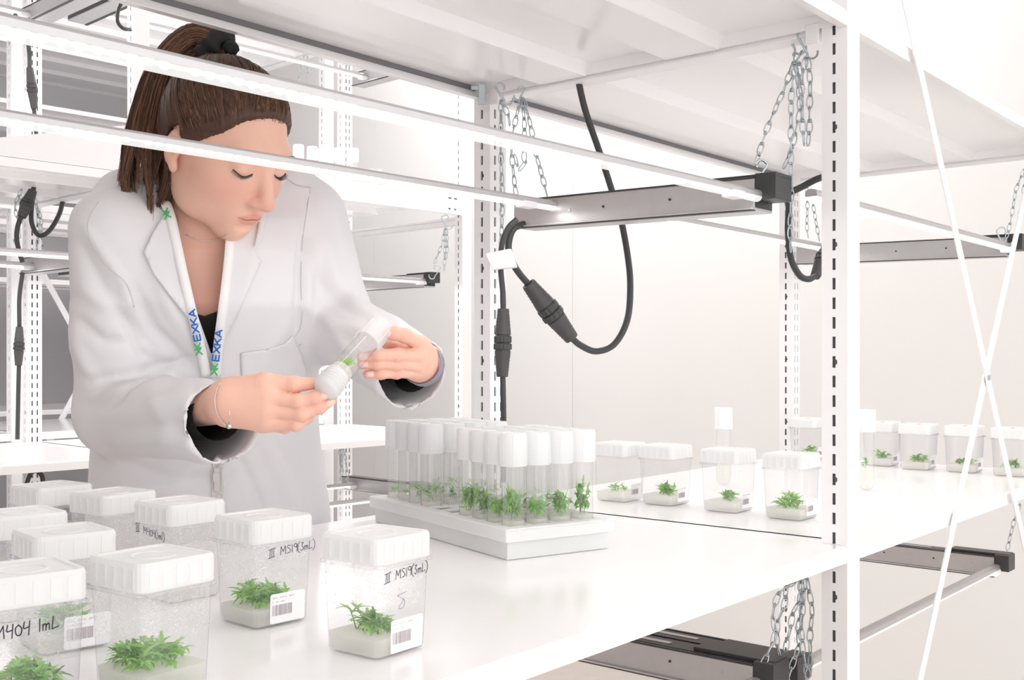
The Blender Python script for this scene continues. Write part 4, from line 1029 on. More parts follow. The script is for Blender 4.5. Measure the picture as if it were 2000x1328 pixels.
HRH = hand(
 fingers=[(((527,777,Yr),(582,785,Yr-.004),(616,777,Yr-.002),(641,768,Yr+.000)), (.0112,.0096,.0084,.0064)),
          (((524,801,Yr+.002),(588,808,Yr-.002),(624,795,Yr+.003),(649,782,Yr+.008)), (.0112,.0098,.0084,.0064)),
          (((520,824,Yr+.006),(578,828,Yr+.002),(600,815,Yr+.020),(604,798,Yr+.034)), (.0104,.0090,.0078,.0062)),
          (((510,830,Yr+.014),(556,834,Yr+.018),(574,820,Yr+.034),(580,805,Yr+.042)), (.0094,.0078,.0070,.0058))],
 thumb=(((468,765,Yr+.012),(518,750,Yr+.006),(574,751,Yr+.004),(615,749,Yr+.008)), (.0150,.0128,.0096,.0070)),
 wrist=None, palm=[((395,790,Yr+.05),(447,787,Yr+.016),.024,.0235),((447,780,Yr+.014),(522,770,Yr+.004),.021,.0165),((450,790,Yr+.014),(520,800,Yr+.004),.022,.0160),((450,798,Yr+.016),(514,822,Yr+.010),.018,.0140),((455,770,Yr+.016),(512,755,Yr+.010),.018,.0145)], web=None)
Yl = 1.375
HLH = hand(
 fingers=[(((822,671,Yl+.045),(791,656,Yl+.012),(770,651,Yl+.006),(757,652,Yl+.004)), (.0112,.0098,.0090,.0078)),
          (((818,694,Yl+.042),(777,694,Yl+.008),(738,694,Yl-.004),(706,698,Yl-.004)), (.0112,.0096,.0086,.0070)),
          (((815,712,Yl+.046),(775,711,Yl+.012),(738,710,Yl+.000),(706,712,Yl-.001)), (.0106,.0092,.0082,.0066)),
          (((806,726,Yl+.050),(775,728,Yl+.018),(744,730,Yl+.006),(717,731,Yl+.004)), (.0094,.0080,.0072,.0060))],
 thumb=(((820,700,Yl+.060),(796,690,Yl+.062),(775,682,Yl+.054),(757,672,Yl+.040)), (.0130,.0115,.0098,.0078)),
 wrist=None, palm=[((790,705,Yl+.14),(829,712,Yl+.085),.024,.0225),((829,705,Yl+.085),(820,678,Yl+.050),.020,.0150),((829,712,Yl+.085),(816,700,Yl+.050),.021,.0155),((829,718,Yl+.085),(808,722,Yl+.055),.019,.0135)], web=None)
parts_skin += [HRH, HLH]
# hidden forearms, trunk and legs that carry the figure
def f_under(P):
    d = f_torso(P, -.02, .55)
    for a, b, r1, r2 in ((W(226,470,1.50), W(232,800,1.52), .042, .038), (W(232,800,1.52), W(440,789,1.315), .036, .024),
                         (W(590,440,1.64), W(655,625,1.66), .042, .038), (W(655,625,1.66), W(829,712,1.46), .036, .023)):
        d = smin(d, sd_cone(P, a, b, r1, r2), .02)
    for s in (-1, 1):
        hip = Vector((-.47+s*.075, 1.74+s*.045, .72)); kn = hip+Vector((0,.0,-.30)); an = kn+Vector((0,.03,-.34))
        d = smin(d, sd_cone(P, hip, kn, .082, .055), .03); d = smin(d, sd_cone(P, kn, an, .054, .038), .02)
    return d
Vb, Fb = surface_nets(f_under, (-.72, 1.28, .03), (-.08, 1.95, 1.40), .009)
parts_skin.append((Vb, Fb, np.zeros(len(Vb))))
allV, allF, allB, o0 = [], [], [], 0
for (v, f, b) in parts_skin: allV.append(v); allF.append(f+o0); allB.append(b); o0 += len(v)
me = npmesh('body', np.concatenate(allV), np.concatenate(allF), [M['skin']])
at2 = me.attributes.new('blush', 'FLOAT', 'POINT'); at2.data.foreach_set('value', np.concatenate(allB).astype(np.float32))
body = wpart('body', me)
# nails
nl = None
def put_nail(tip, prev, out, w_=.0088, l_=.0110, r=.0068, back=.004):
    r += .0006
    t_, p_ = W(*tip), W(*prev); d = (t_-p_).normalized(); o_ = Vector(out); o_ = (o_-d*o_.dot(d)).normalized()
    vs, fs = nail(t_-d*back+o_*(r-.0003), d, o_, w_, l_); q = MB(); q.add(vs, fs); wpart('fingernail', q.mesh('fingernail', True, [M['nail']]))
put_nail((641,768,Yr), (616,777,Yr-.002), (.35,-1,-.25)); put_nail((649,782,Yr+.008), (624,795,Yr+.003), (.35,-1,-.25))
put_nail((757,652,Yl+.004), (770,651,Yl+.006), (-.1,-1,.15), .0095,.0105,.0082,.001)
put_nail((706,698,Yl-.004), (738,694,Yl-.004), (-.1,-1,.15), .0090,.0110,.0074); put_nail((706,712,Yl-.001), (738,710,Yl), (-.1,-1,.1), .0085,.0105,.0070); put_nail((717,731,Yl+.004), (744,730,Yl+.006), (-.1,-1,.1), .0075,.0090,.0064)
# lashes, brows
ls = MB(); br = MB()
bvh_body = BVHTree.FromPolygons([tuple(v) for v in V], [tuple(int(i) for i in f) for f in F])
def head_surf(l, u, f0=.14):
    o_ = hw(l, f0, u); d = (HR @ Vector((0,-1,0))).normalized(); h_ = bvh_body.ray_cast(o_, d)
    return (h_[0], h_[1]) if h_[0] else (hw(l, .08, u), -d)
fwd = (HR @ Vector((0,1,0))).normalized(); upv = (HR @ Vector((0,0,1))).normalized(); lft = (HR @ Vector((1,0,0))).normalized()
for s in (-1, 1):
    line = []; ls = MB(); br = MB()
    for k in range(15):
        f = k/14; l = s*(.0195+.0265*f); u = -.0035-.0050*math.sin(math.pi*f)+.0015*f
        p, n = head_surf(l, u); line.append(p+n*.0004)
        if k:
            for r_ in (0, .5):
                q_ = line[-1].lerp(line[-2], r_)
                d = (fwd*.75-upv*(.75)+lft*s*(.15+.9*f)).normalized(); L = .0062*(.55+.65*f)
                ls.tube([q_, q_+d*L*.55-upv*L*.10, q_+d*L+upv*L*.08], [.00042,.00032,.00010], 3)
    ls.tube(line, .0008, 5)
    for k in range(110):
        f = random.random(); l = s*(.014+.036*f); u = .0175+.0070*math.sin(math.pi*(.15+.62*f))+random.uniform(-.0026,.0026)*(1.1-f*.8)
        p, n = head_surf(l, u); d = (lft*s*.9+upv*(.35-.7*f)+n*.1).normalized()
        br.tube([p, p+d*.004+n*.0003, p+d*.007], [.0003,.00026,.0001], 3)
    wpart('eyelashes', ls.mesh('eyelashes', False, [M['lash']])); wpart('eyebrow', br.mesh('eyebrow', False, [M['brow']]))
ml = MB(); line = []
for k in range(15):
    l = -.0225+.045*k/14; p, n = head_surf(l, -.0688+.0016*(abs(l)/.0225)**2+.0008*math.cos(l*280)); line.append(p+n*.00005)
ml.tube(line, [.00025+.0006*math.sin(math.pi*k/14) for k in range(15)], 5)
M['lipline'] = mat('lip_line', (.36,.12,.10), .5); wpart('lip_line', ml.mesh('lip_line', True, [M['lipline']]))
# ------------------------------------------------------------------ hair
TIE = W(425, 96, 1.505)
Tq = [float(v) for v in (np.array(to_head(A_(TIE)[None]))[0])]
def hairline(f, u):
    """signed: positive on the hairy side of the hairline, in the side plane of the head"""
    pts = [(.100,.080),(.086,.078),(.070,.074),(.058,.060),(.046,.038),(.032,.025),(.018,.012),(.004,.002),(-.008,.004),(-.018,.022),(-.036,.010),(-.044,-.030),(-.055,-.062),(-.12,-.075)]
    xs = np.array([p[0] for p in pts])[::-1]; us = np.array([p[1] for p in pts])[::-1]
    return u-np.interp(f, xs, us)
def f_hair(P):
    q = to_head(P); d = f_cranium(q)
    d = smin(d, sd_ell(q, (0,-.030,-.010), (.058,.068,.060)), .03)-.0062
    # swell towards the tie
    tq = A_(Tq); d = smin(d, np.linalg.norm(q-tq*.94, axis=-1)-.024, .030)
    hl = hairline(q[..., 1], q[..., 2]-.010*np.exp(-(q[..., 0]/.018)**2)*0)
    cut = -hl*.9
    return smax(d, cut, .007)*HS
hc = HC
Vh, Fh = surface_nets(f_hair, (hc.x-.14, hc.y-.14, hc.z-.12), (hc.x+.14, hc.y+.14, hc.z+.16), .0021)
Vh = smooth(Vh, Fh, 1, .4); Nh = normals(Vh, Fh)
# combed grooves that run to the tie: angle around the tie axis
qh2 = to_head(Vh.astype(np.float32)); tq = np.array(Tq); axn = tq/np.linalg.norm(tq); e1 = np.cross(axn, (1,0,0)); e1 /= np.linalg.norm(e1); e2 = np.cross(axn, e1)
ang = np.arctan2(qh2@e1, qh2@e2); rad = np.linalg.norm(qh2-np.outer(qh2@axn, axn), axis=1)
g = (np.sin(ang*61+np.sin(ang*17)*2)+.7*np.sin(ang*113+1))*np.clip(rad/.03, 0, 1)
Vh = Vh+Nh*(g*.00045)[:, None]
hair = wpart('hair', npmesh('hair', Vh, Fh, [M['hair']]))
bvh_hair = BVHTree.FromPolygons([tuple(v) for v in Vh], [tuple(int(i) for i in f) for f in Fh])
R = random.Random(3)
sm = MB(); sm2 = MB()
def strand(mb, pts, r0, r1, n=3):
    m = len(pts); mb.tube(pts, [r0+(r1-r0)*i/(m-1) for i in range(m)], n, cap=False)
def project(p, off):
    h_ = bvh_hair.find_nearest(p); 
    if h_[0] is None: return p
    nrm = h_[1]; 
    if nrm.dot(h_[0]-HC) < 0: nrm = -nrm
    return h_[0]+nrm*off
tw_ = hw(*Tq)
pl_l = [(.092,.081),(.086,.079),(.078,.077),(.068,.074),(.058,.062),(.046,.041),(.032,.028),(.018,.015),(.004,.006)]
for k in range(950):
    s = R.choice((-1, 1)) if R.random() < .3 else -1
    if R.random() < .62:
        j = R.uniform(0, len(pl_l)-1.001); i = int(j); t = j-i; f = pl_l[i][0]*(1-t)+pl_l[i+1][0]*t; u = pl_l[i][1]*(1-t)+pl_l[i+1][1]*t+.002
        l = s*.074*math.sqrt(max(0, 1-((f+.014)/.112)**2)) if f < .07 else s*R.uniform(0, .04)
        st = hw(l*.98, f, u+R.uniform(-.003,.012))
    else:
        a = R.uniform(0, 6.28); st = hw(math.sin(a)*.075*s, math.cos(a)*.085-.015, R.uniform(-.02,.09))
        if hairline(np.array([(HR.transposed() @ (st-HC)).y]), np.array([(HR.transposed() @ (st-HC)).z]))[0] < .01: continue
    n = 10; pts = []
    wob = R.uniform(-.004,.004)
    for q in range(n+1):
        f = q/n; p = st.lerp(tw_, f); out = (p-HC).normalized(); p = HC+out*max((p-HC).length, .085)
        pts.append(project(p, .0002+.0008*math.sin(math.pi*f)+(.0004 if q else -.0012)))
    strand(sm if R.random() < .72 else sm2, pts, .00032, .00045)
# flyaway baby hairs along the hairline
for k in range(140):
    j = R.uniform(0, 5.9); i = int(j); t = j-i; f = pl_l[i][0]*(1-t)+pl_l[i+1][0]*t; u = pl_l[i][1]*(1-t)+pl_l[i+1][1]*t
    l = -.074*math.sqrt(max(0, 1-((f+.014)/.112)**2)) if f < .07 else R.uniform(-.045, .04)
    p, n = (lambda o_: (o_[0], o_[1]))(bvh_body.find_nearest(hw(l, f, u-R.uniform(0,.006)))[:2])
    if n.dot(p-HC) < 0: n = -n
    e = project(p.lerp(tw_, .22), .0006); strand(sm2, [p+n*.0002, p.lerp(e, .5)+n*.0012, e], .00014, .00025)
# ponytail: volume under the strands and the strands themselves
pc = [W(425,98,1.505), W(410,86,1.515), W(384,84,1.52), W(354,106,1.51), W(325,150,1.495), W(308,215,1.485), W(296,290,1.48), W(288,360,1.475), W(277,466,1.47)]
pw = [.014,.020,.025,.026,.027,.031,.036,.038,.030]
PC = catmull(pc, 5); PWd = [pw[min(len(pw)-2, i//5)]*(1-(i % 5)/5)+pw[min(len(pw)-1, i//5+1)]*((i % 5)/5) for i in range(len(PC))]
def pony_frame(i):
    t = (PC[min(i+1, len(PC)-1)]-PC[max(i-1, 0)]).normalized(); u = t.cross(Vector((0,1,0))); u = u.normalized() if u.length > .05 else Vector((1,0,0)); return u, t.cross(u).normalized()
mb = MB(); rings = []
for i, p in enumerate(PC[:-9]):
    u, v = pony_frame(i); w_ = PWd[i]*.86; n = 40
    rings.append([p+u*(w_*math.cos(2*math.pi*k/n)*(1+.05*math.sin(k*2.3+1)+.03*math.sin(k*5.1)))+v*(w_*.68*math.sin(2*math.pi*k/n)*(1+.05*math.sin(k*2.3+1))) for k in range(n)])
mb.rings(rings)
pony = wpart('ponytail', mb.mesh('ponytail', True, [M['hair']]))
st1 = MB(); st2 = MB()
lenf = len(PC)-1
for k in range(2300):
    a = R.uniform(0, 2*math.pi); rr = math.sqrt(R.uniform(.45, 1.06)); end = R.uniform(.78, .98)+.07*math.sin(math.floor(a/.42)*9); i0 = 0 if R.random() < .8 else R.uniform(0,.3)
    lock = math.floor(a/.42)*.42; pts = []; n = 15; fr_ = R.uniform(-1, 1); fy = R.uniform(0, 6.28)
    for q in range(n+1):
        f = i0+(end-i0)*q/n; x = min(f*lenf, lenf-.001); i = int(x); t = x-i; p = PC[i].lerp(PC[i+1], t); u, v = pony_frame(i)
        w_ = PWd[i]*(1-t)+PWd[min(i+1, lenf)]*t; aa = a+(lock-a)*max(0, min(.98, (f-.74)*3.4))
        r_ = rr*(1 if f < .8 else 1-(f-.8)*1.2)*(1+.10*math.sin(lock*7))
        wav = .0022*math.sin(f*9+fy+lock*3)*f+.010*max(0, f-.70)*3.2*math.sin(f*15+lock*5)
        pts.append(p+u*(w_*r_*math.cos(aa)+wav+fr_*.004*max(0, f-.85)*4)+v*(w_*.72*r_*math.sin(aa)))
    if end > .97: pts.append(pts[-1]+(pts[-1]-pts[-2])*R.uniform(.3, 1.0)+Vector((R.uniform(-.006,.006),0,0)))
    strand(st1 if R.random() < .6 else st2, pts, .00050, .00016)
for k in range(46):   # loose thin locks at the outside
    s = -1 if R.random() < .65 else 1; pts = []; out = R.uniform(1.0, 1.22); ln = R.uniform(.85, 1.02); fy = R.uniform(0, 6)
    for q in range(14):
        f = .18+(ln-.18)*q/13; x = min(f*lenf, lenf-.001); i = int(x); t = x-i; p = PC[i].lerp(PC[i+1], t); u, v = pony_frame(i); w_ = PWd[i]*(1-t)+PWd[min(i+1, lenf)]*t
        if u.x*s < 0: u = -u
        pts.append(p+u*(w_*(1+(out-1)*f)+.0018*math.sin(f*14+fy))-v*.010)
    strand(st2, pts, .00035, .00015)
wpart('hair_strands', sm.mesh('hair_strands', True, [M['hair']]), parent=hair)
wpart('light_strands', sm2.mesh('light_strands', True, [M['hair2']]), 'lighter brown fine strands', hair)
wpart('tail_strands', st1.mesh('tail_strands', True, [M['hair']]), parent=pony)
wpart('light_tail_strands', st2.mesh('light_tail_strands', True, [M['hair2']]), 'lighter brown strands of the tail', pony)
# scrunchie
mb = MB(); cen = W(422, 97, 1.495); axs = (W(385,60,1.50)-W(470,130,1.49)).normalized(); e1 = Vector((0,1,0)).cross(axs).normalized(); e2 = axs.cross(e1); rings = []
e1v = e1
for k in range(40):
    a = 2*math.pi*k/40; rd = e1*math.cos(a)+e2*math.sin(a); n = 14
    rt = .0118*(1+.18*math.sin(a*7)+.12*math.sin(a*11+1)); c = cen+rd*.0185+axs*(.003*math.sin(a*5))
    rings.append([c+rd*(rt*math.cos(2*math.pi*j/n))*(1+.1*math.sin(j*2+k))+axs*(rt*1.15*math.sin(2*math.pi*j/n)) for j in range(n)])
rings.append(rings[0]); mb.rings(rings, False, False)
c2 = W(452, 93, 1.48)
mb.rings([[c2+Vector((math.cos(t)*math.cos(p_)*.0105*(1+.2*math.sin(3*t+i)), math.sin(t)*math.cos(p_)*.010, math.sin(p_)*.009*(1+.2*math.sin(2*t)))) for t in [2*math.pi*j/14 for j in range(14)]] for i, p_ in enumerate([-1.5,-1,-.5,0,.5,1,1.5])])
wpart('scrunchie', mb.mesh('scrunchie', True, [M['blackcloth']]), 'black cloth hair tie')
mb = MB(); ep = hw(-.080, -.0125, -.0375); d_ = (ep-Vector((0,0,H))).normalized(); h_ = bvh_body.ray_cast(Vector((0,0,H)), d_)
if h_[0]:
    q = h_[0]-d_*.0012; mb.rings([[q+Vector((.0026*math.cos(t)*math.cos(p_), .0026*math.sin(t)*math.cos(p_), .0026*math.sin(p_))) for t in [2*math.pi*j/10 for j in range(10)]] for p_ in (-1.5,-.9,-.3,.3,.9,1.5)])
    wpart('pearl_earring', mb.mesh('pearl_earring', True, [M['silver']]), 'small pearl ear stud')

# ------------------------------------------------------------------ lab coat
RS, RE, RC = W(222,452,1.475), W(232,808,1.52), W(436,824,1.325)
LS, LE, LC = W(598,428,1.635), W(650,628,1.665), W(806,728,1.470)
dR = (RC-RE).normalized(); dL = (LC-LE).normalized()
def f_coat(P):
    d = f_torso(P, .012, .62)
    ua = smin(sd_cone(P, RS, RE, .058, .057), sd_cone(P, RE, RC, .057, .0495), .02)
    ub = smin(sd_cone(P, LS, LE, .062, .060), sd_cone(P, LE, LC, .058, .0500), .02)
    sh = sd_cone(P, W(250,400,1.53), W(545,372,1.62), .050, .050)
    d = smin(d, sh, .04); d = smin(d, ua, .022); d = smin(d, ub, .022)
    d = smin(d, sd_cone(P, W(395,375,1.62), W(388,410,1.60), .062, .080), .03)      # collar base
    # cut the cuffs and hollow the sleeve ends
    for c_, dd in ((RC, dR), (LC, dL)):
        q = P-A_(c_); t = q@A_(dd); rad = np.linalg.norm(q-t[..., None]*A_(dd), axis=-1); near = np.maximum(rad-.085, -t-.05)
        d = np.where((rad < .10) & (t > -.02) & (t < .16), np.maximum(d, t), d)
    return d
Vc, Fc = surface_nets(f_coat, (-.76, 1.22, .60), (-.02, 1.92, 1.44), .0043)
Vc = smooth(Vc, Fc, 2, .45); Nc = normals(Vc, Fc); PXc = pxv(Vc); front = Nc[:, 1] < .25
disp = np.zeros(len(Vc))
def fold(pts, w_, h_, ymin=None):
    """a soft crease or ridge along a photo line (w in px, h in m; negative = groove)"""
    global disp
    best = np.full(len(Vc), 1e9); tt = np.zeros(len(Vc)); n = len(pts)-1
    for i in range(n):
        dd, t = seg_dist(PXc, pts[i], pts[i+1]); m = dd < best; best[m] = dd[m]; tt[m] = (i+t[m])/n
    disp += np.exp(-(best/w_)**2)*h_*np.sin(np.pi*np.clip(tt*.9+.05, 0, 1))**.5*front
# right sleeve (image left)
fold([(150,470),(200,560),(240,620),(300,680)], 15, -.006); fold([(165,440),(235,540),(262,600)], 10, .004)
fold([(235,610),(275,690),(330,715)], 9, -.005); fold([(175,745),(250,730),(320,715),(372,705)], 9, -.008); fold([(185,775),(260,765),(330,740)], 14, .006)
fold([(205,800),(235,780),(280,745),(330,720)], 7, -.005); fold([(220,815),(290,790),(400,780)], 18, .004); fold([(240,870),(330,860),(415,885)], 14, .004); fold([(230,840),(330,828),(420,850)], 13, -.003)
fold([(140,600),(150,680),(180,740)], 14, .005); fold([(380,750),(385,800),(378,860)], 7, -.0015); fold([(300,760),(320,830),(330,880)], 18, .0025); fold([(155,560),(230,600),(240,590)], 16, .005); fold([(145,620),(200,665),(260,670)], 12, -.004)
# body
fold([(262,560),(300,640),(372,712)], 10, -.007); fold([(590,470),(588,560),(582,640)], 9, -.009); fold([(560,640),(520,690),(500,760)], 14, .004); fold([(580,680),(600,740),(625,790)], 12, .004)
fold([(300,520),(330,600),(390,690)], 16, .004); fold([(455,640),(480,560),(500,480)], 14, .003); fold([(620,470),(600,560),(592,620)], 14, .005)
fold([(225,900),(330,935),(410,930)], 14, -.005); fold([(250,960),(330,950),(400,905)], 16, .005); fold([(420,740),(424,860),(425,1000)], 5, -.0035); fold([(470,900),(500,960),(520,1010)], 9, -.004); fold([(520,870),(560,950),(575,1010)], 14, .004)
fold([(440,960),(480,900),(540,860)], 12, .003)
# left sleeve
fold([(640,470),(650,540),(700,600)], 16, .005); fold([(600,520),(640,580),(720,620)], 14, -.005); fold([(600,600),(660,640),(740,650)], 14, .005); fold([(640,690),(690,700),(760,690)], 10, -.004)
fold([(650,640),(700,720),(760,770)], 12, .005); fold([(770,620),(800,660),(850,700)], 12, .004); fold([(700,580),(745,610),(800,640)], 8, -.003); fold([(720,700),(760,740),(780,790)], 9, -.004); fold([(745,760),(800,790),(845,800)], 8, .004)
fold([(590,380),(640,430),(660,500)], 12, -.003); fold([(545,350),(600,362),(630,400)], 5, -.0016)
lowf = np.array([mnoise.noise(Vector((v[0]*11, v[1]*11, v[2]*7))) for v in Vc[::1]]); disp += lowf*.0022
Vc = Vc+Nc*(disp*1.45)[:, None]; PXc = pxv(Vc)
# open the V neck and the neck hole
VN = [(318,395),(335,420),(350,470),(366,540),(384,610),(416,700),(424,655),(436,570),(443,500),(446,450),(470,440),(520,400),(470,330),(380,330),(330,360)]
inV = in_poly(PXc, VN) & (Nc[:, 1] < .35) & (Vc[:, 2] > 1.08)
nk = np.array(nb); axk = np.array((nt_-nb).normalized()); rel = Vc-nk; tk = rel@axk; rk = np.linalg.norm(rel-np.outer(tk, axk), axis=1)
inV |= (rk < .066) & (tk > -.02)
rm = (inV[Fc].sum(1) >= 3)
for c_, dd, r_ in ((RC, dR, .0495), (LC, dL, .0500)):
    q_ = Vc-np.array(c_); t_ = q_@np.array(dd); ra = np.linalg.norm(q_-np.outer(t_, np.array(dd)), axis=1)
    cap_ = (t_ > -.007) & (ra < r_-.003) & (t_ < .03)
    rm |= cap_[Fc].sum(1) >= 2
keep = ~rm
e1_ = np.zeros(len(Vc), bool); e1_[Fc[keep].ravel()] = True; e2_ = np.zeros(len(Vc), bool); e2_[Fc[~keep].ravel()] = True
for c_, dd, r_ in ((RC, dR, .0495), (LC, dL, .0500)):   # true up the cut cuff edges, with a slight wave of the cloth
    q_ = Vc-np.array(c_); t_ = q_@np.array(dd); rv = q_-np.outer(t_, np.array(dd)); ra = np.linalg.norm(rv, axis=1); m = e1_ & e2_ & (np.abs(t_) < .03) & (ra < .08)
    ph = np.arctan2(rv[m]@np.array(dd.cross(Vector((0,0,1))).normalized()), rv[m][:, 2])
    Vc[m] = np.array(c_)+np.outer(.0035*np.sin(ph*3+1)+.0015*np.sin(ph*7), np.array(dd))+rv[m]/ra[m][:, None]*(r_+.0015*np.sin(ph*5))[:, None]
# pull the cut edge of the neckline onto the drawn line
bv = np.zeros(len(Vc), bool); k1 = np.zeros(len(Vc), bool); k1[Fc[keep].ravel()] = True; k2 = np.zeros(len(Vc), bool); k2[Fc[~keep].ravel()] = True
bv = k1 & k2 & (Vc[:, 2] > 1.08) & (PXc[:, 1] > 385) & (PXc[:, 0] > 300) & (PXc[:, 0] < 470) & (Vc[:, 1] < 1.56)
best = np.full(len(Vc), 1e9); tgt = PXc.copy()
for i in range(len(VN)):
    a_, b_ = np.array(VN[i], float), np.array(VN[(i+1) % len(VN)], float); dd, t = seg_dist(PXc, a_, b_); m = dd < best; best[m] = dd[m]; tgt[m] = (a_+t[:, None]*(b_-a_))[m]
m = bv & (best < 12)
Vc[m, 0] = (tgt[m, 0]-1000)/FOC*Vc[m, 1]; Vc[m, 2] = H+(HZ-tgt[m, 1])/FOC*Vc[m, 1]
Fc2 = Fc[keep]
coat = wpart('lab_coat', npmesh('lab_coat', Vc, Fc2, [M['cloth']]), 'white lab coat')
so = coat.modifiers.new('cloth_thickness', 'SOLIDIFY'); so.thickness = .0022; so.offset = -1
bvh_coat = BVHTree.FromPolygons([tuple(v) for v in Vc], [tuple(int(i) for i in f) for f in Fc])
EYE = Vector((0,0,H))
def on_coat(px, py, lift=.004, bvh=None, last=[1.5]):
    d = (W(px, py, 1)-EYE).normalized(); h_ = (bvh or bvh_coat).ray_cast(EYE, d)
    if h_[0] is None: Yd = last[0]; return W(px, py, Yd)-Vector((0, lift, 0))
    last[0] = h_[0].y; return h_[0]-d*lift
def cloth_patch(name, poly, mats, lift=.004, thick=.0025, label=None, parent=None, step=7, build=True, lifts=None, bvh=None):
    """flat cloth piece laid on the coat: a triangulated photo outline draped on the surface"""
    bm = bmesh.new(); vs = [bm.verts.new((x, y, 0)) for x, y in poly]; bm.faces.new(vs)
    x0, x1 = min(p[0] for p in poly), max(p[0] for p in poly); y0, y1 = min(p[1] for p in poly), max(p[1] for p in poly)
    for k in range(1, int((x1-x0)/step)+1):
        bmesh.ops.bisect_plane(bm, geom=bm.verts[:]+bm.edges[:]+bm.faces[:], plane_co=(x0+k*step,0,0), plane_no=(1,0,0))
    for k in range(1, int((y1-y0)/step)+1):
        bmesh.ops.bisect_plane(bm, geom=bm.verts[:]+bm.edges[:]+bm.faces[:], plane_co=(0,y0+k*step,0), plane_no=(0,1,0))
    bm.normal_update()
    for v in bm.verts:
        l_ = lift if lifts is None else lifts(v.co.x, v.co.y); v.co = on_coat(v.co.x, v.co.y, l_, bvh)
    for _ in range(2): bmesh.ops.smooth_vert(bm, verts=[v for v in bm.verts if not v.is_boundary], factor=.5, use_axis_x=True, use_axis_y=True, use_axis_z=True)
    me = bpy.data.meshes.new(name); bm.to_mesh(me); bm.free(); me.materials.append(mats)
    me.polygons.foreach_set('use_smooth', [True]*len(me.polygons))
    o = wpart(name, me, label, parent); s_ = o.modifiers.new('thickness', 'SOLIDIFY'); s_.thickness = thick; s_.offset = 0
    return o
M['seamgrey'] = mat('seam_thread', (.62,.61,.64), .8)
# black top under the coat, on the chest
bvh_b = bvh_body
ct = cloth_patch('black_top', [(378,612),(400,618),(432,606),(430,660),(416,705),(398,668),(380,630)], M['blackcloth'], .003, .002, 'black top showing in the neckline', bvh=bvh_b)
# lapels and collar
lapL = [(322,418),(300,452),(281,492),(300,535),(330,575),(372,628),(404,700),(412,740),(404,690),(385,612),(366,545),(350,480),(338,440)]
lapR = [(466,452),(492,420),(505,400),(520,432),(508,470),(497,490),(510,510),(470,600),(434,672),(424,725),(424,660),(437,570),(446,490)]
cloth_patch('lapel', lapL, M['cloth'], .0045, .003, parent=coat); cloth_patch('lapel', lapR, M['cloth'], .0045, .003, parent=coat)
cloth_patch('collar', [(505,348),(545,338),(560,352),(540,372),(522,392),(518,430),(497,482),(506,430),(500,395),(495,370)], M['cloth'], .010, .004, parent=coat)
cloth_patch('breast_pocket', [(470,690),(520,683),(556,672),(572,655),(592,700),(604,745),(560,790),(475,790)], M['cloth'], .0022, .0016, parent=coat)
cloth_patch('front_placket', [(412,915),(438,915),(444,1010),(414,1010)], M['cloth'], .0018, .0014, parent=coat)
# stitched seams
for nm, ln in (('seam', [(192,395),(172,430),(176,470),(208,520),(246,552),(262,600)]), ('seam', [(606,372),(598,420),(590,480),(588,560),(590,620),(582,650),(560,672)]), ('seam', [(545,345),(562,350),(580,362),(608,366)]), ('seam', [(476,702),(520,697),(560,687),(588,672)]), ('seam', [(345,445),(358,520),(376,590),(402,680)])):
    pp = [on_coat(x, y, .0004) for x, y in [(p.x, p.y) for p in catmull([Vector((a, b, 0)) for a, b in ln], 6)]]
    for _ in range(3): pp = [pp[0]]+[(pp[i-1]+pp[i]*2+pp[i+1])/4 for i in range(1, len(pp)-1)]+[pp[-1]]
    mb = MB(); mb.tube(pp, .0007, 5); wpart('seam', mb.mesh('seam', True, [M['seamgrey']]), parent=coat)
# lanyard
def ribbon(name, pts, wpx, lift=.008):
    P = [Vector((x, y, 0)) for x, y in pts]; P = catmull(P, 6); vs = []; 
    for i, p in enumerate(P):
        d = (P[min(i+1, len(P)-1)]-P[max(0, i-1)]).normalized(); n = Vector((-d.y, d.x, 0))
        for s in (-1, 0, 1): vs.append(p+n*(s*wpx/2))
    w3 = [on_coat(v.x, v.y, lift) for v in vs]
    for _ in range(3):
        for k in range(3):
            c = [w3[i*3+k].copy() for i in range(len(P))]
            for i in range(1, len(P)-1): w3[i*3+k] = c[i]*.4+(c[i-1]+c[i+1])*.3
    mb = MB(); fs = []
    for i in range(len(P)-1):
        b = i*3; fs += [(b,b+1,b+4,b+3),(b+1,b+2,b+5,b+4)]
    mb.add(w3, fs); me = mb.mesh(name, True, [M['lanyard']]); return me
lan = thing('lanyard', None, None); del_ = lan
lan.parent = woman; lan.location = (0,0,0)
lan['label'] = 'white lanyard printed with blue and green letters'
def lpart(name, me):
    o = bpy.data.objects.new(name, me); C.objects.link(o); o.parent = lan; o.location = -FEET; return o
for pts in ([(322,392),(334,425),(346,480),(360,545),(378,622),(394,690),(404,736)], [(452,440),(448,500),(440,570),(431,640),(425,690),(422,738)]):
    o = lpart('strap', ribbon('strap', pts, 19)); s_ = o.modifiers.new('thickness', 'SOLIDIFY'); s_.thickness = .0014
GLY = {
 'E': ([(0,0),(0,1)],[(0,1),(.62,1)],[(0,.5),(.55,.5)],[(0,0),(.62,0)]), 'X': ([(0,0),(.72,1)],[(0,1),(.72,0)]),
 'K': ([(0,0),(0,1)],[(.05,.42),(.62,1)],[(.22,.58),(.66,0)]), 'A': ([(0,0),(.36,1)],[(.36,1),(.74,0)],[(.14,.30),(.60,.30)]),
 'g': ([(0,1),(.75,0)],[(0,0),(.42,.5)],[(.42,1),(.42,.0)] if False else [(.55,1),(.75,.72)],[(.35,.5),(1.25,.95)],[(.62,.52),(1.25,.05)],[(.72,.25),(.72,.78)],[(.95,.42),(.95,.68)]) }
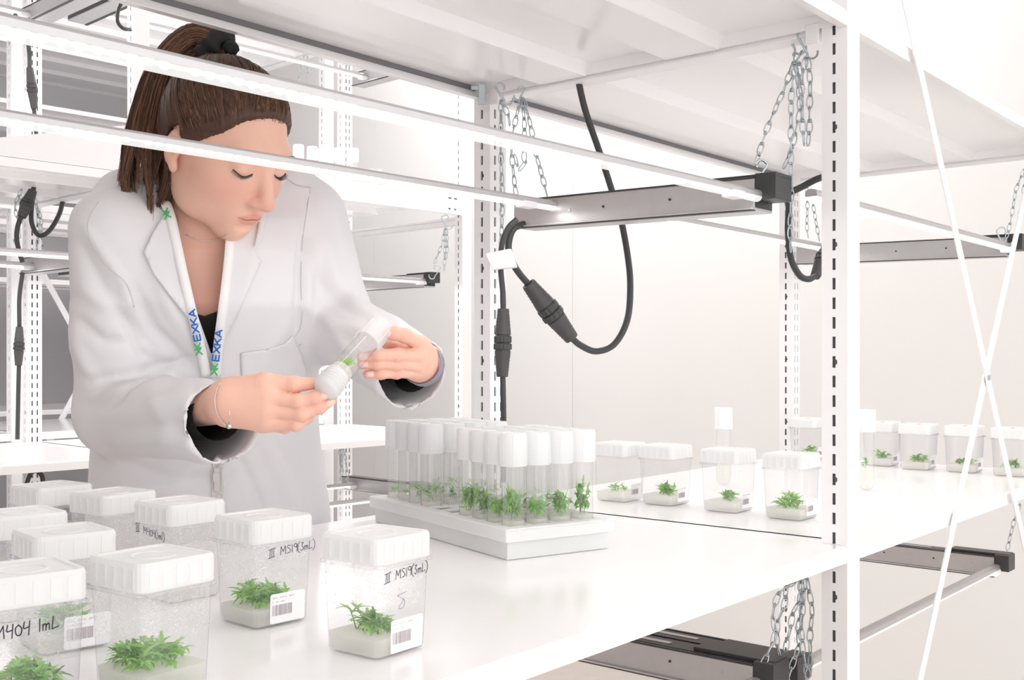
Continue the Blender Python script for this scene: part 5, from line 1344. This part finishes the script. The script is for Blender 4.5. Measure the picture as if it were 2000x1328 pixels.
def lan_text(txt_, p0, p1, hpx, m, name, lift=.0135, t=.24):
    """letters along the photo line p0 -> p1 (reading direction), cap height hpx, upright to the left of that line"""
    p0, p1 = Vector((*p0, 0)), Vector((*p1, 0)); d = (p1-p0); L = d.length; d.normalize(); up = Vector((d.y, -d.x, 0))
    adv = {'E':.82,'X':.88,'K':.84,'A':.86,'g':1.35}; tot = sum(adv[c] for c in txt_); sc = L/tot; x = 0; mb = MB()
    def q(a, b, l_): v = p0+d*(a*sc)+up*(b*hpx); return on_coat(v.x, v.y, l_)
    for c in txt_:
        for (a, b) in GLY[c]:
            A2, B2 = Vector((x+a[0], a[1])), Vector((x+b[0], b[1])); e = Vector(((B2-A2).x*sc, (B2-A2).y*hpx)); e.normalize(); n = Vector((-e.y/sc, e.x/hpx))*(t*hpx/2); ex = Vector((e.x/sc, e.y/hpx))*(t*hpx*.3)
            c4 = [A2-ex+n, A2-ex-n, B2+ex-n, B2+ex+n]
            vs = [q(v.x, v.y, lift) for v in c4]+[q(v.x, v.y, lift-.0004) for v in c4]
            mb.add(vs, [(0,1,2,3),(7,6,5,4),(0,4,5,1),(1,5,6,2),(2,6,7,3),(3,7,4,0)])
        x += adv[c]
    return mb
for (txt_, p0, p1, m, nm) in (('EXKA', (392,664), (380,602), 'blue', 'printed_word'), ('g', (395,692), (391,668), 'green', 'printed_logo'), ('EXKA', (427,705), (434,643), 'blue', 'printed_word'), ('g', (424,733), (426,709), 'green', 'printed_logo'), ('g', (334,424), (327,404), 'green', 'printed_logo')):
    lpart(nm, lan_text(txt_, p0, p1, 12.5, M[m], nm).mesh(nm, False, [M[m]]))
mb = MB(); c = on_coat(424, 935, .010); mb.box((c.x-.0040, c.y-.001, c.z-.017), (c.x+.0040, c.y+.001, c.z+.015)); mb.box((c.x-.0045, c.y-.004, c.z-.004), (c.x+.0045, c.y-.001, c.z+.008))
mb.tube([(c.x+.0055*math.cos(t), c.y, c.z+.020+.0055*math.sin(t)) for t in [2*math.pi*k/14 for k in range(14)]], .0009, 6, closed=True)
mb.tube([(c.x+.0045*math.cos(t)+.003, c.y, c.z-.026+.0045*math.sin(t)) for t in [2*math.pi*k/14 for k in range(14)]], .0008, 6, closed=True)
lpart('metal_clip', mb.mesh('metal_clip', False, [M['silver']]))
# sleeves of the black top inside the cuffs, necklace, bracelet and watch
mb = MB()
for (c_, e_, wv, r_) in ((RC, RE, W(436,806,1.325), .034), (LC, LE, W(818,726,1.470), .033)):
    d = (wv-e_).normalized(); a_, b_ = wv-d*.13, wv-d*.012
    rings = []; u = d.cross(Vector((0,0,1))).normalized(); v = d.cross(u)
    for q in range(6):
        p = a_.lerp(b_, q/5); rings.append([p+u*(r_*math.cos(2*math.pi*k/22))+v*(r_*math.sin(2*math.pi*k/22)) for k in range(22)])
    mb = MB(); mb.rings(rings, False, False); wpart('undersleeve', mb.mesh('undersleeve', True, [M['blackcloth']]), 'black sleeve end inside the coat cuff')
def ring_on(name, c, d, r_, t_, m, sx=1.0, label=None):
    c, d = Vector(c), Vector(d).normalized(); u = d.cross(Vector((0,0,1))).normalized(); v = d.cross(u).normalized(); mb = MB()
    mb.tube([c+u*(r_*math.cos(2*math.pi*k/30))+v*(r_*sx*math.sin(2*math.pi*k/30)) for k in range(30)], t_, 6, closed=True)
    return mb
wr = W(452,787,1.303)
mb = ring_on('b', wr, W(520,780,1.295)-W(420,792,1.33), .0285, .0006, None)
bl = W(447,828,1.275); mb.tube([W(448,800,1.268), W(448,815,1.270), bl], .0006, 5); mb.lathe([(.0001,-.0008),(.0036,-.0008),(.0036,.0008),(.0001,.0008)], 14, org=(0,0,0)) if False else None
mb.tube([bl+Vector((0,-.001,-.003)), bl+Vector((0,.001,-.003))], .0030, 14)
wpart('bracelet', mb.mesh('bracelet', True, [M['silver']]), 'thin silver bracelet with a round charm')
mb = MB(); d = (W(805,700,1.42)-W(829,713,1.455)).normalized(); c0 = W(827,713,1.452); u = d.cross(Vector((0,0,1))).normalized(); v = d.cross(u).normalized()
mb.rings([[c0+d*o_+u*((.0265+e_)*math.cos(2*math.pi*k/30))+v*((.0265+e_)*math.sin(2*math.pi*k/30)) for k in range(30)] for o_, e_ in ((-.006,0),(-.006,.0016),(.006,.0016),(.006,0),(-.006,0))], False, False)
M['strapgrey'] = mat('grey_strap', (.30,.28,.36), .5)
wpart('wristband', mb.mesh('wristband', True, [M['strapgrey']]), 'grey wristband at the raised hand')
mb = MB(); pts = []
for k in range(13):
    t = k/12; px = 362+t*82; py = 452+18*math.sin(math.pi*(t*.8+.1)); pts.append(on_coat(px, py, .0012, bvh_body))
mb.tube(pts, .0005, 5); wpart('necklace', mb.mesh('necklace', True, [M['silver']]), 'fine gold necklace')

# ------------------------------------------------------------------ the glass tube held between both hands
T0, T1 = W(633,763,1.283), W(742,640,1.383)
dt = (T1-T0).normalized(); q = dt.to_track_quat('Z', 'Y')
ht = thing('test_tube', 'glass tube with a bright leaf held between both hands of the woman', 'test tube', T0)
ht.rotation_euler = q.to_euler(); s_ = (T1-T0).length/.148; ht.scale = (1.2,1.2,s_*1.02)
inst(TG, 'glass_tube', ht); tc2 = TC.copy(); tc2.materials.clear(); M['cap2'] = frosted('thin_frosted_cap', (.93,.92,.93), .35, .34); tc2.materials.append(M['cap2']); inst(tc2, 'cap', ht)
mb = MB(); mb.lathe([(.0001,-.001),(.0100,.0000),(.0132,.004),(.0135,.028),(.0128,.034),(.0122,.034)], 20)
for k in range(4): mb.tube([(.0134*math.cos(t), .0134*math.sin(t), .010+k*.005) for t in [2*math.pi*j/20 for j in range(20)]], .0005, 4, closed=True)
mb.build('bottom_sleeve', M['cap'], ht, smooth=True)
e = MB(); e.lathe([(.0001,.0015),(.0075,.0042),(.0108,.009),(.0113,.013),(.0113,.044),(.0001,.044)], 16); e.build('gel', M['gel'], ht)
pm = MB(); Rr = random.Random(4)
for k in range(7):
    a = k/7*6.28; leaflet(pm, Vector((0,0,0)), Vector((math.cos(a)*.8, math.sin(a)*.35-.35, .55+math.sin(a)*.5)), Vector((0,-1,.2)), Rr.uniform(.011,.016), .0055, .25, .15)
pm.tube([(0,0,-.006),(0,0,.002)], .0008, 5)
pi = inst(pm.mesh('plantlet', True, [M['leaf2']]), 'plantlet', None, T0+dt*.053, (0,0,0)); tag(pi, 'bright green leaf rosette inside the tube held by the woman', 'plant')
